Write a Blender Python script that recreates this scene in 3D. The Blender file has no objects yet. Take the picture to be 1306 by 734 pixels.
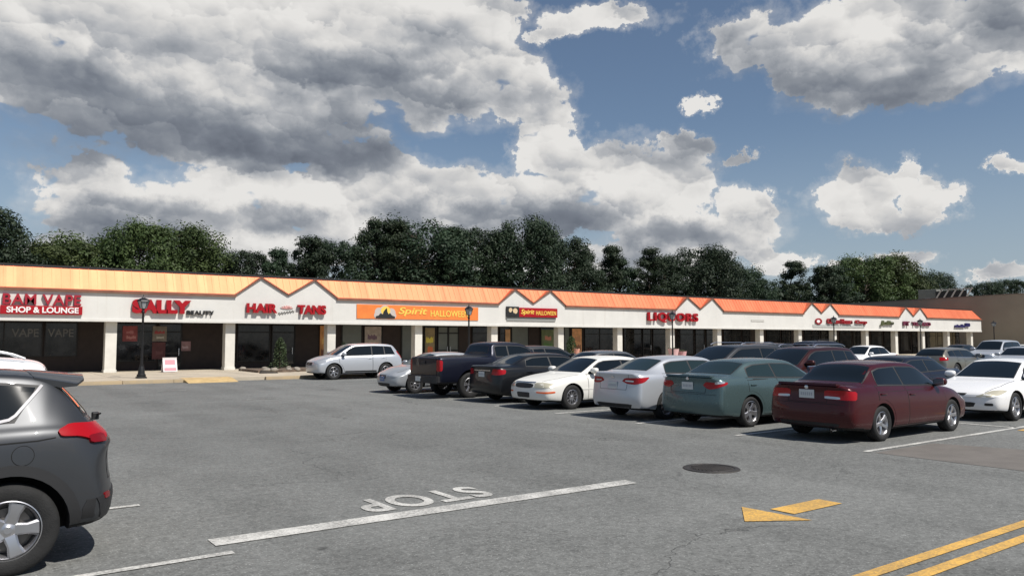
import bpy, bmesh, math, random
import numpy as np
from mathutils import Vector, Matrix
from mathutils.bvhtree import BVHTree
from math import radians as R, sin, cos, pi
random.seed(7)
S = bpy.context.scene
COL = S.collection

# ------------------------------------------------------------------ camera
cam = bpy.data.objects.new('camera', bpy.data.cameras.new('camera'))
COL.objects.link(cam)
cam.location = (0, 0, 1.88)
cam.rotation_euler = (R(90 + 3.757), 0, R(-36.0))
cam.data.sensor_width = 36
cam.data.lens = 27.29
cam.data.clip_start = 0.1
cam.data.clip_end = 4000
S.camera = cam
S.view_settings.view_transform = 'Standard'
S.view_settings.look = 'None'
S.view_settings.exposure = 0.06
S.view_settings.gamma = 1
S.render.engine = 'CYCLES'

# ------------------------------------------------------------------ sun and sky
SUN_EL, SUN_AZ = R(54), R(164)          # azimuth clockwise from +Y (facade direction)
sl = bpy.data.lights.new('sun', 'SUN')
sl.energy = 5.0
sl.angle = R(0.55)
sl.color = (1.0, 0.95, 0.88)
sun = bpy.data.objects.new('sun', sl)
COL.objects.link(sun)
sd = Vector((sin(SUN_AZ) * cos(SUN_EL), cos(SUN_AZ) * cos(SUN_EL), sin(SUN_EL)))
sun.rotation_euler = sd.to_track_quat('Z', 'Y').to_euler()

W = bpy.data.worlds.new('World')
S.world = W
W.use_nodes = True


class NT:
    """small helper to wire node trees"""
    def __init__(s, tree):
        s.t = tree
        tree.nodes.clear()

    def n(s, typ, ins=None, **props):
        nd = s.t.nodes.new(typ)
        for k, v in props.items():
            setattr(nd, k, v)
        for k, v in (ins or {}).items():
            s.put(nd.inputs[k], v)
        return nd

    def put(s, sock, v):
        if hasattr(v, 'links') or isinstance(v, bpy.types.NodeSocket):
            s.t.links.new(v, sock)
        else:
            sock.default_value = v

    def m(s, op, a, b=None, c=None, clamp=False):
        nd = s.n('ShaderNodeMath', operation=op, use_clamp=clamp)
        s.put(nd.inputs[0], a)
        if b is not None: s.put(nd.inputs[1], b)
        if c is not None: s.put(nd.inputs[2], c)
        return nd.outputs[0]

    def v(s, op, a, b=None):
        nd = s.n('ShaderNodeVectorMath', operation=op)
        s.put(nd.inputs[0], a)
        if b is not None: s.put(nd.inputs[1], b)
        return nd.outputs['Value'] if op in ('LENGTH', 'DOT_PRODUCT') else nd.outputs[0]

    def ss(s, x, lo, hi, a=0.0, b=1.0):
        nd = s.n('ShaderNodeMapRange', interpolation_type='SMOOTHSTEP')
        for k, val in (('Value', x), ('From Min', lo), ('From Max', hi), ('To Min', a), ('To Max', b)):
            s.put(nd.inputs[k], val)
        return nd.outputs[0]

    def noise(s, vec, scale, detail=4, rough=.5, dist=0.0, dim='3D'):
        nd = s.n('ShaderNodeTexNoise', noise_dimensions=dim)
        s.put(nd.inputs['Vector'], vec)
        nd.inputs['Scale'].default_value = scale
        nd.inputs['Detail'].default_value = detail
        nd.inputs['Roughness'].default_value = rough
        nd.inputs['Distortion'].default_value = dist
        return nd.outputs[0]

    def mix(s, f, a, b, blend='MIX'):
        nd = s.n('ShaderNodeMix', data_type='RGBA', blend_type=blend)
        s.put(nd.inputs[0], f)
        s.put(nd.inputs[6], a)
        s.put(nd.inputs[7], b)
        return nd.outputs[2]


# cloud banks as (azimuth, elevation, half width, half height) in degrees on the sky dome
BR = [(8.5, 18.8, 15.3, 6.9), (23.0, 20.5, 12.7, 5.5), (30.5, 19.3, 6.4, 4.2), (16.1, 15.2, 10.3, 3.6), (32.9, 22.5, 4.1, 3.0), (35.8, 18.3, 4.1, 2.7), (7.0, 10.2, 4.9, 2.5), (25.4, 11.9, 5.9, 3.2), (18.8, 10.0, 9.5, 2.7), (30.6, 9.8, 6.9, 3.1), (11.2, 8.2, 9.6, 2.1), (38.2, 14.7, 2.8, 2.8), (42.8, 11.8, 5.2, 2.5), (47.9, 11.1, 4.8, 3.0), (38.7, 9.8, 11.5, 3.1), (52.8, 9.4, 2.4, 2.1), (49.0, 7.4, 6.6, 2.2), (42.9, 22.7, 5.5, 1.3), (38.8, 21.8, 1.8, 0.7), (53.6, 20.1, 3.3, 2.3), (60.3, 20.2, 7.9, 2.9), (66.4, 18.5, 7.1, 3.4), (62.6, 16.7, 7.1, 1.9), (56.2, 17.8, 2.3, 1.1), (49.4, 16.9, 1.2, 0.7), (48.5, 14.0, 2.5, 0.8), (53.2, 13.1, 1.2, 0.4), (59.5, 9.9, 3.2, 1.9), (62.9, 10.8, 1.0, 1.4), (64.7, 9.1, 1.9, 1.6), (61.4, 8.2, 4.3, 1.0), (69.0, 10.4, 1.1, 0.7), (62.8, 5.3, 2.8, 0.7), (58.4, 5.1, 1.7, 0.5), (54.9, 5.5, 2.3, 0.9), (68.4, 3.9, 1.2, 0.6), (14.0, 6.3, 12.0, 2.8), (33.0, 6.5, 8.0, 2.4), (46.0, 5.6, 7.0, 2.0)]
DK = [(10.1, 13.6, 12.3, 2.3), (4.6, 15.3, 6.0, 2.8), (25.9, 17.0, 7.4, 2.4), (21.5, 13.7, 5.5, 1.6), (62.2, 17.3, 9.0, 1.8), (64.5, 15.5, 5.0, 1.0), (17.8, 8.1, 10.4, 1.1), (9.4, 7.3, 7.4, 1.0), (30.6, 8.2, 6.9, 1.3), (39.9, 8.5, 5.8, 1.5), (47.9, 7.5, 4.5, 1.1)]
# clouds elsewhere round the dome (seen only in reflections and from other positions)
rs = random.Random(3)
for k in range(4):
    az = rs.uniform(100, 330)
    BR.append((az, rs.uniform(8, 25), rs.uniform(8, 15), rs.uniform(2.5, 5)))


def blob_group(name, blobs):
    g = bpy.data.node_groups.new(name, 'ShaderNodeTree')
    g.interface.new_socket('P', in_out='INPUT', socket_type='NodeSocketVector')
    g.interface.new_socket('D', in_out='OUTPUT', socket_type='NodeSocketFloat')
    T = NT(g)
    i = T.n('NodeGroupInput')
    o = T.n('NodeGroupOutput')
    acc = None
    for az, el, rx, ry in blobs:
        d = T.v('SUBTRACT', i.outputs[0], (az, el, 0))
        d = T.v('DIVIDE', d, (rx, ry, 1))
        q = T.v('LENGTH', d)
        q = T.m('SUBTRACT', 1.0, q)
        if acc is None: acc = q
        else:
            acc = T.m('SMOOTH_MAX', acc, q, .12)
    T.put(o.inputs[0], acc)
    return g


def build_world():
    T = NT(W.node_tree)
    tc = T.n('ShaderNodeTexCoord')
    gen = tc.outputs['Generated']
    sep = T.n('ShaderNodeSeparateXYZ', {0: gen})
    az = T.m('MULTIPLY', T.m('ARCTAN2', sep.outputs[0], sep.outputs[1]), 180 / pi)
    az = T.m('ADD', az, T.m('MULTIPLY', T.m('LESS_THAN', az, -20.0), 360.0))
    el = T.m('MULTIPLY', T.m('ARCSINE', sep.outputs[2]), 180 / pi)
    P0 = T.n('ShaderNodeCombineXYZ', {0: az, 1: el, 2: 0.0}).outputs[0]
    gd = blob_group('cloud_banks', BR)
    gk = blob_group('cloud_shade', DK)
    wv = T.n('ShaderNodeTexNoise', {'Vector': P0, 'Scale': .16, 'Detail': 7.0, 'Roughness': .68}, noise_dimensions='2D')
    wof = T.v('MULTIPLY', T.v('SUBTRACT', wv.outputs[1], (.5, .5, .5)), (7.0, 4.0, 0))
    grp = T.n('ShaderNodeGroup', node_tree=gd)
    T.put(grp.inputs[0], T.v('ADD', P0, wof))
    body = T.m('MINIMUM', T.m('MULTIPLY', T.m('ADD', grp.outputs[0], .04), 1.5), .66)

    def puffs(P, det):
        Q = T.v('MULTIPLY', P, (.8, 1.25, 1))
        n1 = T.noise(Q, .20, det, .52, .0, '2D')
        w2 = T.n('ShaderNodeTexNoise', {'Vector': Q, 'Scale': .9, 'Detail': 2.0}, noise_dimensions='2D')
        vo = T.n('ShaderNodeTexVoronoi', {'Vector': T.v('ADD', Q, T.v('MULTIPLY', w2.outputs[1], (.9, .9, 0))), 'Scale': .42, 'Detail': 2.0, 'Roughness': .55},
                 voronoi_dimensions='2D')
        return T.m('ADD', T.m('MULTIPLY', T.m('SUBTRACT', n1, .5), 1.25), T.m('MULTIPLY', T.m('SUBTRACT', .42, vo.outputs['Distance']), .42))
    p0 = puffs(P0, 7.0)
    p1 = puffs(T.v('ADD', P0, (.28, .60, 0)), 7.0)

    def lobes(scale, off, wamp):
        # rounded heads, each lit from above: position inside its cell along the light direction
        Q = T.v('MULTIPLY', T.v('ADD', P0, off), (.85, 1.2, 1))
        wn = T.n('ShaderNodeTexNoise', {'Vector': Q, 'Scale': scale * 1.7, 'Detail': 4.0, 'Roughness': .6}, noise_dimensions='2D')
        Q = T.v('ADD', Q, T.v('MULTIPLY', T.v('SUBTRACT', wn.outputs[1], (.5, .5, .5)), (wamp / scale, wamp / scale, 0)))
        vo = T.n('ShaderNodeTexVoronoi', {'Vector': Q, 'Scale': scale, 'Smoothness': .15}, voronoi_dimensions='2D', feature='SMOOTH_F1')
        w = T.v('SUBTRACT', Q, vo.outputs['Position'])
        w = T.v('DOT_PRODUCT', w, (.40 * scale, .95 * scale, 0))
        return w
    lb = T.m('ADD', T.m('MULTIPLY', lobes(.12, (3, 1, 0), .7), .26), T.m('MULTIPLY', lobes(.30, (0, 5, 0), .7), .18))
    lb = T.m('ADD', lb, T.m('MULTIPLY', lobes(.8, (7, 2, 0), .7), .06))
    p2 = T.noise(T.v('ADD', T.v('MULTIPLY', P0, (.8, 1.25, 1)), (.6, 2.2, 0)), .16, 2, .5, 0, '2D')
    p3 = T.noise(T.v('MULTIPLY', P0, (.8, 1.25, 1)), .16, 2, .5, 0, '2D')
    d0 = T.m('ADD', body, p0)
    a = T.ss(d0, -.02, .16)
    veil = T.ss(d0, -.45, .16, 0, .30)
    a = T.m('MAXIMUM', a, veil)
    rel = T.m('ADD', T.m('MULTIPLY', T.m('SUBTRACT', p0, p1), .34), lb)
    rel2 = T.m('MULTIPLY', T.m('SUBTRACT', p3, p2), 1.25)
    kg = T.n('ShaderNodeGroup', node_tree=gk)
    T.put(kg.inputs[0], T.v('ADD', P0, T.v('MULTIPLY', wof, (1.2, 1.0, 0))))
    dk = T.m('MULTIPLY', T.ss(kg.outputs[0], -.9, .75), T.ss(p0, -.45, .35, 1.15, .72))
    edge = T.ss(d0, .10, .60, .10, -.04)
    lit = T.m('ADD', T.m('ADD', .765, rel), T.m('ADD', rel2, edge))
    lit = T.m('SUBTRACT', lit, T.m('MULTIPLY', dk, .58))
    hz = T.ss(el, 1.0, 16.0, .66, .04)
    ramp = T.n('ShaderNodeValToRGB')
    T.put(ramp.inputs[0], T.m('ADD', T.m('MULTIPLY', lit, .75), .25))
    cr = ramp.color_ramp
    cr.elements[0].position = 0.0
    cr.elements[0].color = (.15, .17, .21, 1)
    cr.elements[1].position = 1.0
    cr.elements[1].color = (.88, .865, .84, 1)
    e = cr.elements.new(.25); e.color = (.215, .24, .285, 1)
    e = cr.elements.new(.46); e.color = (.31, .335, .375, 1)
    e = cr.elements.new(.66); e.color = (.50, .515, .54, 1)
    e = cr.elements.new(.85); e.color = (.76, .75, .735, 1)
    sky = T.n('ShaderNodeTexSky', sky_type='NISHITA', sun_disc=False, sun_elevation=SUN_EL, sun_rotation=SUN_AZ,
              air_density=1.0, dust_density=.5, ozone_density=1.8)
    hs = T.n('ShaderNodeHueSaturation', {'Saturation': 1.0, 'Value': 1.0, 'Color': sky.outputs[0]})
    bs = T.n('ShaderNodeBackground', {'Color': T.mix(hz, hs.outputs[0], (4.3, 5.2, 6.3, 1)), 'Strength': .078})
    bc = T.n('ShaderNodeBackground', {'Color': ramp.outputs[0], 'Strength': .86})
    # clouds thin out towards the horizon
    a = T.m('MULTIPLY', a, T.ss(el, 0.0, 4.0, .25, 1.0))
    mx = T.n('ShaderNodeMixShader', {0: a, 1: bs.outputs[0], 2: bc.outputs[0]})
    T.n('ShaderNodeOutputWorld', {0: mx.outputs[0]})
    W.cycles.sampling_method = 'MANUAL'
    W.cycles.sample_map_resolution = 512

build_world()

# ------------------------------------------------------------------ materials
MATS = {}


def mat(name, col, rough=.6, metal=0.0, coat=0.0, bump=0.0, bscale=30, var=0.0, vscale=2.0, spec=.5, trans=0, emit=0, sheen=0):
    if name in MATS: return MATS[name]
    m = bpy.data.materials.new(name)
    m.use_nodes = True
    T = NT(m.node_tree)
    p = T.n('ShaderNodeBsdfPrincipled')
    T.n('ShaderNodeOutputMaterial', {0: p.outputs[0]})
    c4 = (*col, 1)
    p.inputs['Roughness'].default_value = rough
    p.inputs['Metallic'].default_value = metal
    p.inputs['Coat Weight'].default_value = coat
    p.inputs['Coat Roughness'].default_value = .04
    p.inputs['Specular IOR Level'].default_value = spec
    tc = T.n('ShaderNodeTexCoord').outputs['Object']
    if var:
        f = T.noise(tc, vscale, 5, .6)
        f = T.ss(f, .3, .7)
        p_col = T.mix(f, tuple(x * (1 - var) for x in col) + (1,), tuple(min(1, x * (1 + var)) for x in col) + (1,))
        T.put(p.inputs['Base Color'], p_col)
    else:
        p.inputs['Base Color'].default_value = c4
    if bump:
        b = T.n('ShaderNodeBump', {'Strength': bump, 'Distance': .02})
        T.put(b.inputs['Height'], T.noise(tc, bscale, 4, .6))
        T.put(p.inputs['Normal'], b.outputs[0])
    if trans: p.inputs['Transmission Weight'].default_value = trans
    MATS[name] = m
    return m


def paint(name, col, metal=.45, rough=.28, dust=.10):
    if name in MATS: return MATS[name]
    m = bpy.data.materials.new(name)
    m.use_nodes = True
    T = NT(m.node_tree)
    p = T.n('ShaderNodeBsdfPrincipled')
    T.n('ShaderNodeOutputMaterial', {0: p.outputs[0]})
    tc = T.n('ShaderNodeTexCoord').outputs['Object']
    f = T.noise(tc, 3.0, 6, .65)
    g = T.n('ShaderNodeSeparateXYZ', {0: tc}).outputs[2]
    low = T.ss(g, .50, .15, 0, 1)          # road grime on the sills
    dm = T.m('MULTIPLY', T.m('ADD', T.m('MULTIPLY', low, .10), dust * .15), T.ss(f, .3, .7))
    c = T.mix(dm, (*col, 1), (.16, .145, .12, 1))
    T.put(p.inputs['Base Color'], c)
    p.inputs['Metallic'].default_value = metal
    T.put(p.inputs['Roughness'], T.m('ADD', rough, T.m('MULTIPLY', dm, .5)))
    p.inputs['Coat Weight'].default_value = .32
    p.inputs['Specular IOR Level'].default_value = .32
    T.put(p.inputs['Coat Roughness'], T.m('ADD', .02, T.m('MULTIPLY', dm, .3)))
    MATS[name] = m
    return m


M_GLASS = mat('car_glass', (.005, .008, .010), .03, spec=.45)
M_GLASSL = mat('car_glass_green', (.014, .026, .026), .04, spec=.5)
M_BLK = mat('black_plastic', (.018, .018, .019), .55, bump=.15, bscale=300)
M_SEAM = mat('panel_gap', (.006, .006, .006), .9)
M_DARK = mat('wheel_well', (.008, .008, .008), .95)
M_TYRE = mat('tyre_rubber', (.013, .013, .013), .8, bump=.3, bscale=80, var=.3, vscale=8)
M_RIM = mat('alloy', (.50, .50, .52), .34, .9)
M_RIMD = mat('alloy_grey', (.38, .38, .39), .38, .9)
M_CHROME = mat('chrome', (.62, .62, .64), .26, 1.0)
M_RED = mat('red_lens', (.34, .004, .008), .22, spec=.4)
M_REDD = mat('dark_red_lens', (.17, .003, .006), .2, spec=.4)
M_AMBER = mat('amber_lens', (.75, .12, .02), .15, coat=1)
M_LENS = mat('clear_lens', (.50, .52, .54), .14, .45, coat=1)
M_LENSY = mat('yellowed_lens', (.46, .43, .33), .28, .15, coat=.7)
M_PLATE = mat('plate_white', (.62, .64, .62), .4)
M_DISC = mat('brake_disc', (.16, .15, .14), .5, .7)


# ------------------------------------------------------------------ object helpers
def link(name, me, m=None, parent=None):
    o = bpy.data.objects.new(name, me)
    COL.objects.link(o)
    if m is not None and me is not None:
        me.materials.append(m)
    if parent is not None: o.parent = parent
    return o


def tag(o, label=None, cat=None, group=None, kind=None):
    if label: o['label'] = label
    if cat: o['category'] = cat
    if group: o['group'] = group
    if kind: o['kind'] = kind
    return o


def thing(name, label, cat, loc=(0, 0, 0), rz=0, group=None):
    o = bpy.data.objects.new(name, None)
    COL.objects.link(o)
    o.empty_display_size = .2
    o.location = loc
    o.rotation_euler = (0, 0, rz)
    return tag(o, label, cat, group)


def to_mesh(bm, name, smooth=None):
    me = bpy.data.meshes.new(name)
    bm.normal_update()
    bm.to_mesh(me)
    bm.free()
    if smooth is not None:
        me.polygons.foreach_set('use_smooth', [True] * len(me.polygons))
        me.set_sharp_from_angle(angle=R(smooth))
    return me


def obj(name, bm, m, parent=None, smooth=None):
    return link(name, to_mesh(bm, name, smooth), m, parent)


def box(bm, x0, x1, y0, y1, z0, z1, bev=0, mtx=None):
    r = bmesh.ops.create_cube(bm, size=1)
    vs = r['verts']
    for v in vs:
        v.co = Vector((x0 + (v.co.x + .5) * (x1 - x0), y0 + (v.co.y + .5) * (y1 - y0), z0 + (v.co.z + .5) * (z1 - z0)))
    if bev:
        es = list({e for v in vs for e in v.link_edges})
        r = bmesh.ops.bevel(bm, geom=es, offset=bev, segments=2, affect='EDGES', profile=.5)
        vs = list({v for f in r['faces'] for v in f.verts} | {v for v in vs if v.is_valid})
    if mtx is not None:
        bmesh.ops.transform(bm, matrix=mtx, verts=[v for v in vs if v.is_valid])
    return vs


def prism(bm, pts, axis, a, b):
    """extrude a 2D outline along an axis ('x','y','z') from a to b"""
    def mk(p, t):
        return {'x': (t, p[0], p[1]), 'y': (p[0], t, p[1]), 'z': (p[0], p[1], t)}[axis]
    A = [bm.verts.new(mk(p, a)) for p in pts]
    B = [bm.verts.new(mk(p, b)) for p in pts]
    n = len(pts)
    bm.faces.new(A)
    bm.faces.new(B[::-1])
    for i in range(n):
        bm.faces.new((A[i], B[i], B[(i + 1) % n], A[(i + 1) % n]))
    return A + B


def lathe(bm, prof, seg=32, axis='z', o=(0, 0, 0), close=False):
    """prof: list of (radius, height)"""
    rings = []
    for r, h in prof:
        ring = []
        for k in range(seg):
            a = 2 * pi * k / seg
            if axis == 'z': c = (r * cos(a), r * sin(a), h)
            else: c = (r * cos(a), h, r * sin(a))
            ring.append(bm.verts.new((c[0] + o[0], c[1] + o[1], c[2] + o[2])))
        rings.append(ring)
    for a, b in zip(rings, rings[1:]):
        for k in range(seg):
            bm.faces.new((a[k], a[(k + 1) % seg], b[(k + 1) % seg], b[k]))
    if close:
        for rg in (rings[0], rings[-1]):
            bm.faces.new(rg)
    return rings


def recalc(bm):
    bmesh.ops.recalc_face_normals(bm, faces=bm.faces)


def text_mesh(txt, size, extrude=.04, bold=.0, width=None, shear=0, height=None, space=1.0):
    cu = bpy.data.curves.new('t', 'FONT')
    cu.body = txt
    cu.size = size
    cu.extrude = extrude
    cu.offset = bold
    cu.align_x = 'CENTER'
    cu.align_y = 'CENTER'
    cu.shear = shear
    cu.space_character = space
    o = bpy.data.objects.new('t', cu)
    COL.objects.link(o)
    dg = bpy.context.evaluated_depsgraph_get()
    me = bpy.data.meshes.new_from_object(o.evaluated_get(dg))
    bpy.data.objects.remove(o)
    xs = [v.co.x for v in me.vertices]
    ys = [v.co.y for v in me.vertices]
    cx, cy = (max(xs) + min(xs)) / 2, (max(ys) + min(ys)) / 2
    kx = width / (max(xs) - min(xs)) if width else 1
    ky = height / (max(ys) - min(ys)) if height else 1
    for v in me.vertices:
        v.co.x = (v.co.x - cx) * kx
        v.co.y = (v.co.y - cy) * ky
    me.materials.clear()
    return me

# ------------------------------------------------------------------ ground
def asphalt_mat():
    m = bpy.data.materials.new('asphalt')
    m.use_nodes = True
    T = NT(m.node_tree)
    p = T.n('ShaderNodeBsdfPrincipled')
    T.n('ShaderNodeOutputMaterial', {0: p.outputs[0]})
    P = T.n('ShaderNodeTexCoord').outputs['Object']
    big = T.ss(T.noise(P, .13, 5, .6, .4), .34, .66)
    mid = T.ss(T.noise(P, 1.1, 6, .65), .3, .7)
    fine = T.m('ADD', T.m('MULTIPLY', T.noise(P, 26, 4, .8), .6), T.m('MULTIPLY', T.noise(P, 9, 4, .75), .4))
    agg = T.n('ShaderNodeTexVoronoi', {'Vector': P, 'Scale': 40.0})
    stone = T.m('MULTIPLY', T.ss(agg.outputs['Distance'], .10, .42, 1, 0), T.ss(T.n('ShaderNodeSeparateColor', {0: agg.outputs['Color']}).outputs[0], .55, .95))
    val = T.m('ADD', .142, T.m('MULTIPLY', big, .036))
    val = T.m('ADD', val, T.m('MULTIPLY', T.m('SUBTRACT', mid, .5), .022))
    val = T.m('ADD', val, T.m('MULTIPLY', T.m('SUBTRACT', fine, .5), .50))
    val = T.m('ADD', val, T.m('MULTIPLY', stone, .16))
    # long-wave wheel tracks along the aisle (across the facade direction)
    sp = T.n('ShaderNodeSeparateXYZ', {0: P})
    lane = T.m('ADD', sp.outputs[0], T.m('MULTIPLY', T.noise(P, .12, 2, .5), 3.0))
    trk = T.m('ABSOLUTE', T.m('SINE', T.m('MULTIPLY', lane, 1.75)))
    ingate = T.m('MULTIPLY', T.m('GREATER_THAN', sp.outputs[0], 2.5), T.m('LESS_THAN', sp.outputs[0], 12.2))
    val = T.m('MULTIPLY', val, T.m('SUBTRACT', 1.0, T.m('MULTIPLY', T.m('MULTIPLY', T.ss(trk, .55, .95), T.ss(T.noise(P, .5, 4, .6), .35, .65)), T.m('MULTIPLY', ingate, .13))))
    # cracks
    wv = T.n('ShaderNodeTexNoise', {'Vector': P, 'Scale': .55, 'Detail': 5.0, 'Roughness': .62})
    Pd = T.v('ADD', P, T.v('MULTIPLY', T.v('SUBTRACT', wv.outputs[1], (.5, .5, .5)), (2.4, 2.4, 0)))
    vc = T.n('ShaderNodeTexVoronoi', {'Vector': Pd, 'Scale': .17}, feature='DISTANCE_TO_EDGE')
    gate = T.ss(T.noise(P, .35, 2, .5), .46, .56)
    crack = T.m('MULTIPLY', T.ss(vc.outputs[0], .0008, .0036, 1, 0), gate)
    vc2 = T.n('ShaderNodeTexVoronoi', {'Vector': T.v('ADD', Pd, (31, 17, 0)), 'Scale': .75}, feature='DISTANCE_TO_EDGE')
    gate2 = T.ss(T.noise(P, .22, 2, .5), .58, .66)
    crack2 = T.m('MULTIPLY', T.ss(vc2.outputs[0], .004, .014, .8, 0), gate2)
    ck = T.m('MAXIMUM', crack, crack2)
    # dark drips and patches
    spot = T.ss(T.noise(T.v('ADD', P, (9, 4, 0)), 2.6, 4, .6), .68, .76, 0, .30)
    val = T.m('MULTIPLY', val, T.m('SUBTRACT', 1.0, spot))
    vd = T.n('ShaderNodeTexVoronoi', {'Vector': T.v('ADD', P, T.v('MULTIPLY', wv.outputs[1], (.25, .25, 0))), 'Scale': .9})
    rnd = T.n('ShaderNodeSeparateColor', {0: vd.outputs['Color']})
    drip = T.m('MULTIPLY', T.ss(vd.outputs['Distance'], .03, T.m('ADD', .05, T.m('MULTIPLY', rnd.outputs[1], .10)), .42, 0), T.m('GREATER_THAN', rnd.outputs[0], .62))
    val = T.m('MULTIPLY', val, T.m('SUBTRACT', 1.0, drip))
    val = T.m('MULTIPLY', val, T.m('SUBTRACT', 1.0, T.m('MULTIPLY', ck, .32)))
    c = T.n('ShaderNodeCombineColor', {0: T.m('MULTIPLY', val, .99), 1: T.m('MULTIPLY', val, 1.01), 2: T.m('MULTIPLY', val, .965)})
    T.put(p.inputs['Base Color'], c.outputs[0])
    p.inputs['Roughness'].default_value = .88
    p.inputs['Specular IOR Level'].default_value = .3
    b = T.n('ShaderNodeBump', {'Strength': .5, 'Distance': .006})
    T.put(b.inputs['Height'], T.m('SUBTRACT', T.m('ADD', fine, T.m('MULTIPLY', stone, .6)), T.m('MULTIPLY', ck, 2.0)))
    T.put(p.inputs['Normal'], b.outputs[0])
    return m


def worn_mat(name, col, wear=.5, base=(.10, .10, .095)):
    m = bpy.data.materials.new(name)
    m.use_nodes = True
    T = NT(m.node_tree)
    p = T.n('ShaderNodeBsdfPrincipled', {'Roughness': .75})
    T.n('ShaderNodeOutputMaterial', {0: p.outputs[0]})
    P = T.n('ShaderNodeTexCoord').outputs['Object']
    n = T.noise(P, 34, 4, .8)
    n2 = T.noise(P, 2.2, 4, .6)
    f = T.ss(T.m('ADD', n, T.m('MULTIPLY', n2, .6)), .66 - wear * .0, .66 + .32, 0, wear)
    c = T.mix(f, (*col, 1), (*base, 1))
    c = T.mix(T.ss(n2, .35, .7, 0, .22), c, tuple(x * .7 for x in col) + (1,))
    T.put(p.inputs['Base Color'], c)
    b = T.n('ShaderNodeBump', {'Strength': .4, 'Distance': .005})
    T.put(b.inputs['Height'], n)
    T.put(p.inputs['Normal'], b.outputs[0])
    return m


M_ASPH = asphalt_mat()
M_WHITE = worn_mat('road_paint_white', (.62, .61, .57), .75)
M_WHITEF = worn_mat('road_paint_faded', (.44, .43, .40), .9)
M_YEL = worn_mat('road_paint_yellow', (.72, .42, .09), .6)
M_CONC = mat('concrete_walk', (.46, .40, .31), .85, var=.12, vscale=.8, bump=.2, bscale=40)
M_KERBY = worn_mat('kerb_yellow', (.44, .33, .19), .9, (.36, .30, .22))
M_PATCH = mat('asphalt_patch', (.150, .136, .122), .9, var=.10, vscale=2.0, bump=.5, bscale=60)

bm = bmesh.new()
bmesh.ops.create_grid(bm, x_segments=2, y_segments=2, size=900)
g = obj('parking_lot_ground', bm, M_ASPH)
tag(g, kind='structure')


def sheet(name, polys, m, z=.004, kind='structure'):
    bm = bmesh.new()
    for P in polys:
        f = bm.faces.new([bm.verts.new((x, y, z)) for x, y in P])
    recalc(bm)
    for f in bm.faces:
        if f.normal.z < 0: f.normal_flip()
    o = obj(name, bm, m)
    if kind: tag(o, kind=kind)
    return o


def rect(x0, x1, y0, y1):
    return [(x0, y0), (x1, y0), (x1, y1), (x0, y1)]


sheet('asphalt_patch', [[(12.52, 7.0), (12.5, -3), (14.9, -3), (14.9, 5.7), (14.5, 7.0)]], M_PATCH)
sheet('stop_bar', [[(2.05, 7.40), (7.36, 7.36), (7.40, 7.62), (2.05, 7.68)]], M_WHITE, .008)
ln = []
for v in (7.15, 9.8, 12.5, 15.35, 18.05, 20.7, 23.4, 26.1):
    ln.append(rect(12.5, 18.25 if v > 8 else 23.6, v - .055, v + .055))
for v in (9.8, 12.5, 15.35, 18.05, 20.7, 23.4, 26.1):
    ln.append(rect(18.6, 23.6, v - .055, v + .055))
ln.append(rect(18.35, 18.47, 7.15, 26.1))
sheet('bay_lines', ln, M_WHITE, .008)
sheet('bay_lines_left', [rect(-5.5, v1, v - .05, v + .05) for v, v1 in ((7.1, 2.12), (9.72, 1.84), (12.5, 1.84), (15.2, 1.84))], M_WHITE, .008)
sheet('faded_marks', [rect(6.2, 7.2, 30.2, 30.32), rect(7.6, 8.6, 24.4, 24.5), rect(12.6, 16, 31.0, 31.1)], M_WHITEF, .008)
sheet('centre_lines', [rect(2.5, 40, 3.39, 3.51), rect(2.5, 40, 3.14, 3.26)], M_YEL, .008)
sheet('arrow_marking', [[(6.73, 5.18), (7.34, 4.80), (7.28, 5.64)], rect(7.44, 8.36, 5.08, 5.38)], M_YEL, .008)
sheet('yellow_bar', [rect(17.9, 21.5, 6.72, 6.95)], M_YEL, .008)

me = text_mesh('STOP', 1, 0, .028, width=1.66, height=.70, space=1.12)
st = link('stop_text', me, M_WHITE)
st.location = (4.62, 8.14, .008)
st.rotation_euler = (0, 0, pi)
tag(st, kind='structure')

# manhole cover
bm = bmesh.new()
lathe(bm, [(0, .012), (.03, .012), (.30, .012), (.305, .006), (.33, .006), (.335, .014), (.40, .012), (.41, .0)], 40)
for k in range(9):
    y = -.24 + k * .06
    hw_ = math.sqrt(max(.0, .28 ** 2 - y * y))
    box(bm, -hw_, hw_, y - .012, y + .012, .010, .019)
mh = obj('manhole_cover', bm, mat('cast_iron', (.045, .04, .036), .6, .3, bump=.4, bscale=50, var=.3))
mh.location = (9.07, 7.55, .002)
tag(mh, 'round dark cast iron manhole cover set in the open asphalt', 'manhole cover')

# pavement in front of the shops, with kerb
bm = bmesh.new()
box(bm, -30, 106, 36.02, 47.3, -.2, .15)
walk = obj('walkway', bm, M_CONC)
tag(walk, kind='structure')
bm = bmesh.new()
for k in range(68):
    u = -30 + k * 2.0
    for a, b in ((u, u + 1.99),):
        if 8.2 <= u < 10.1: continue
        box(bm, a, b, 35.84 + .012 * sin(k * 2.3), 36.018, -.2, .152 - .006 * abs(sin(k * 1.7)), .015)
kb = obj('kerb', bm, M_KERBY, smooth=30)
tag(kb, kind='structure')
bm = bmesh.new()
prism(bm, [(35.0, .006), (35.99, .155), (36.7, .158), (36.7, .153), (36.0, -.1), (35.0, -.1)], 'x', 8.4, 10.5)
rp = obj('kerb_ramp', bm, mat('ramp_yellow', (.52, .37, .17), .8, var=.15, vscale=3))
tag(rp, kind='structure')
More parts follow.
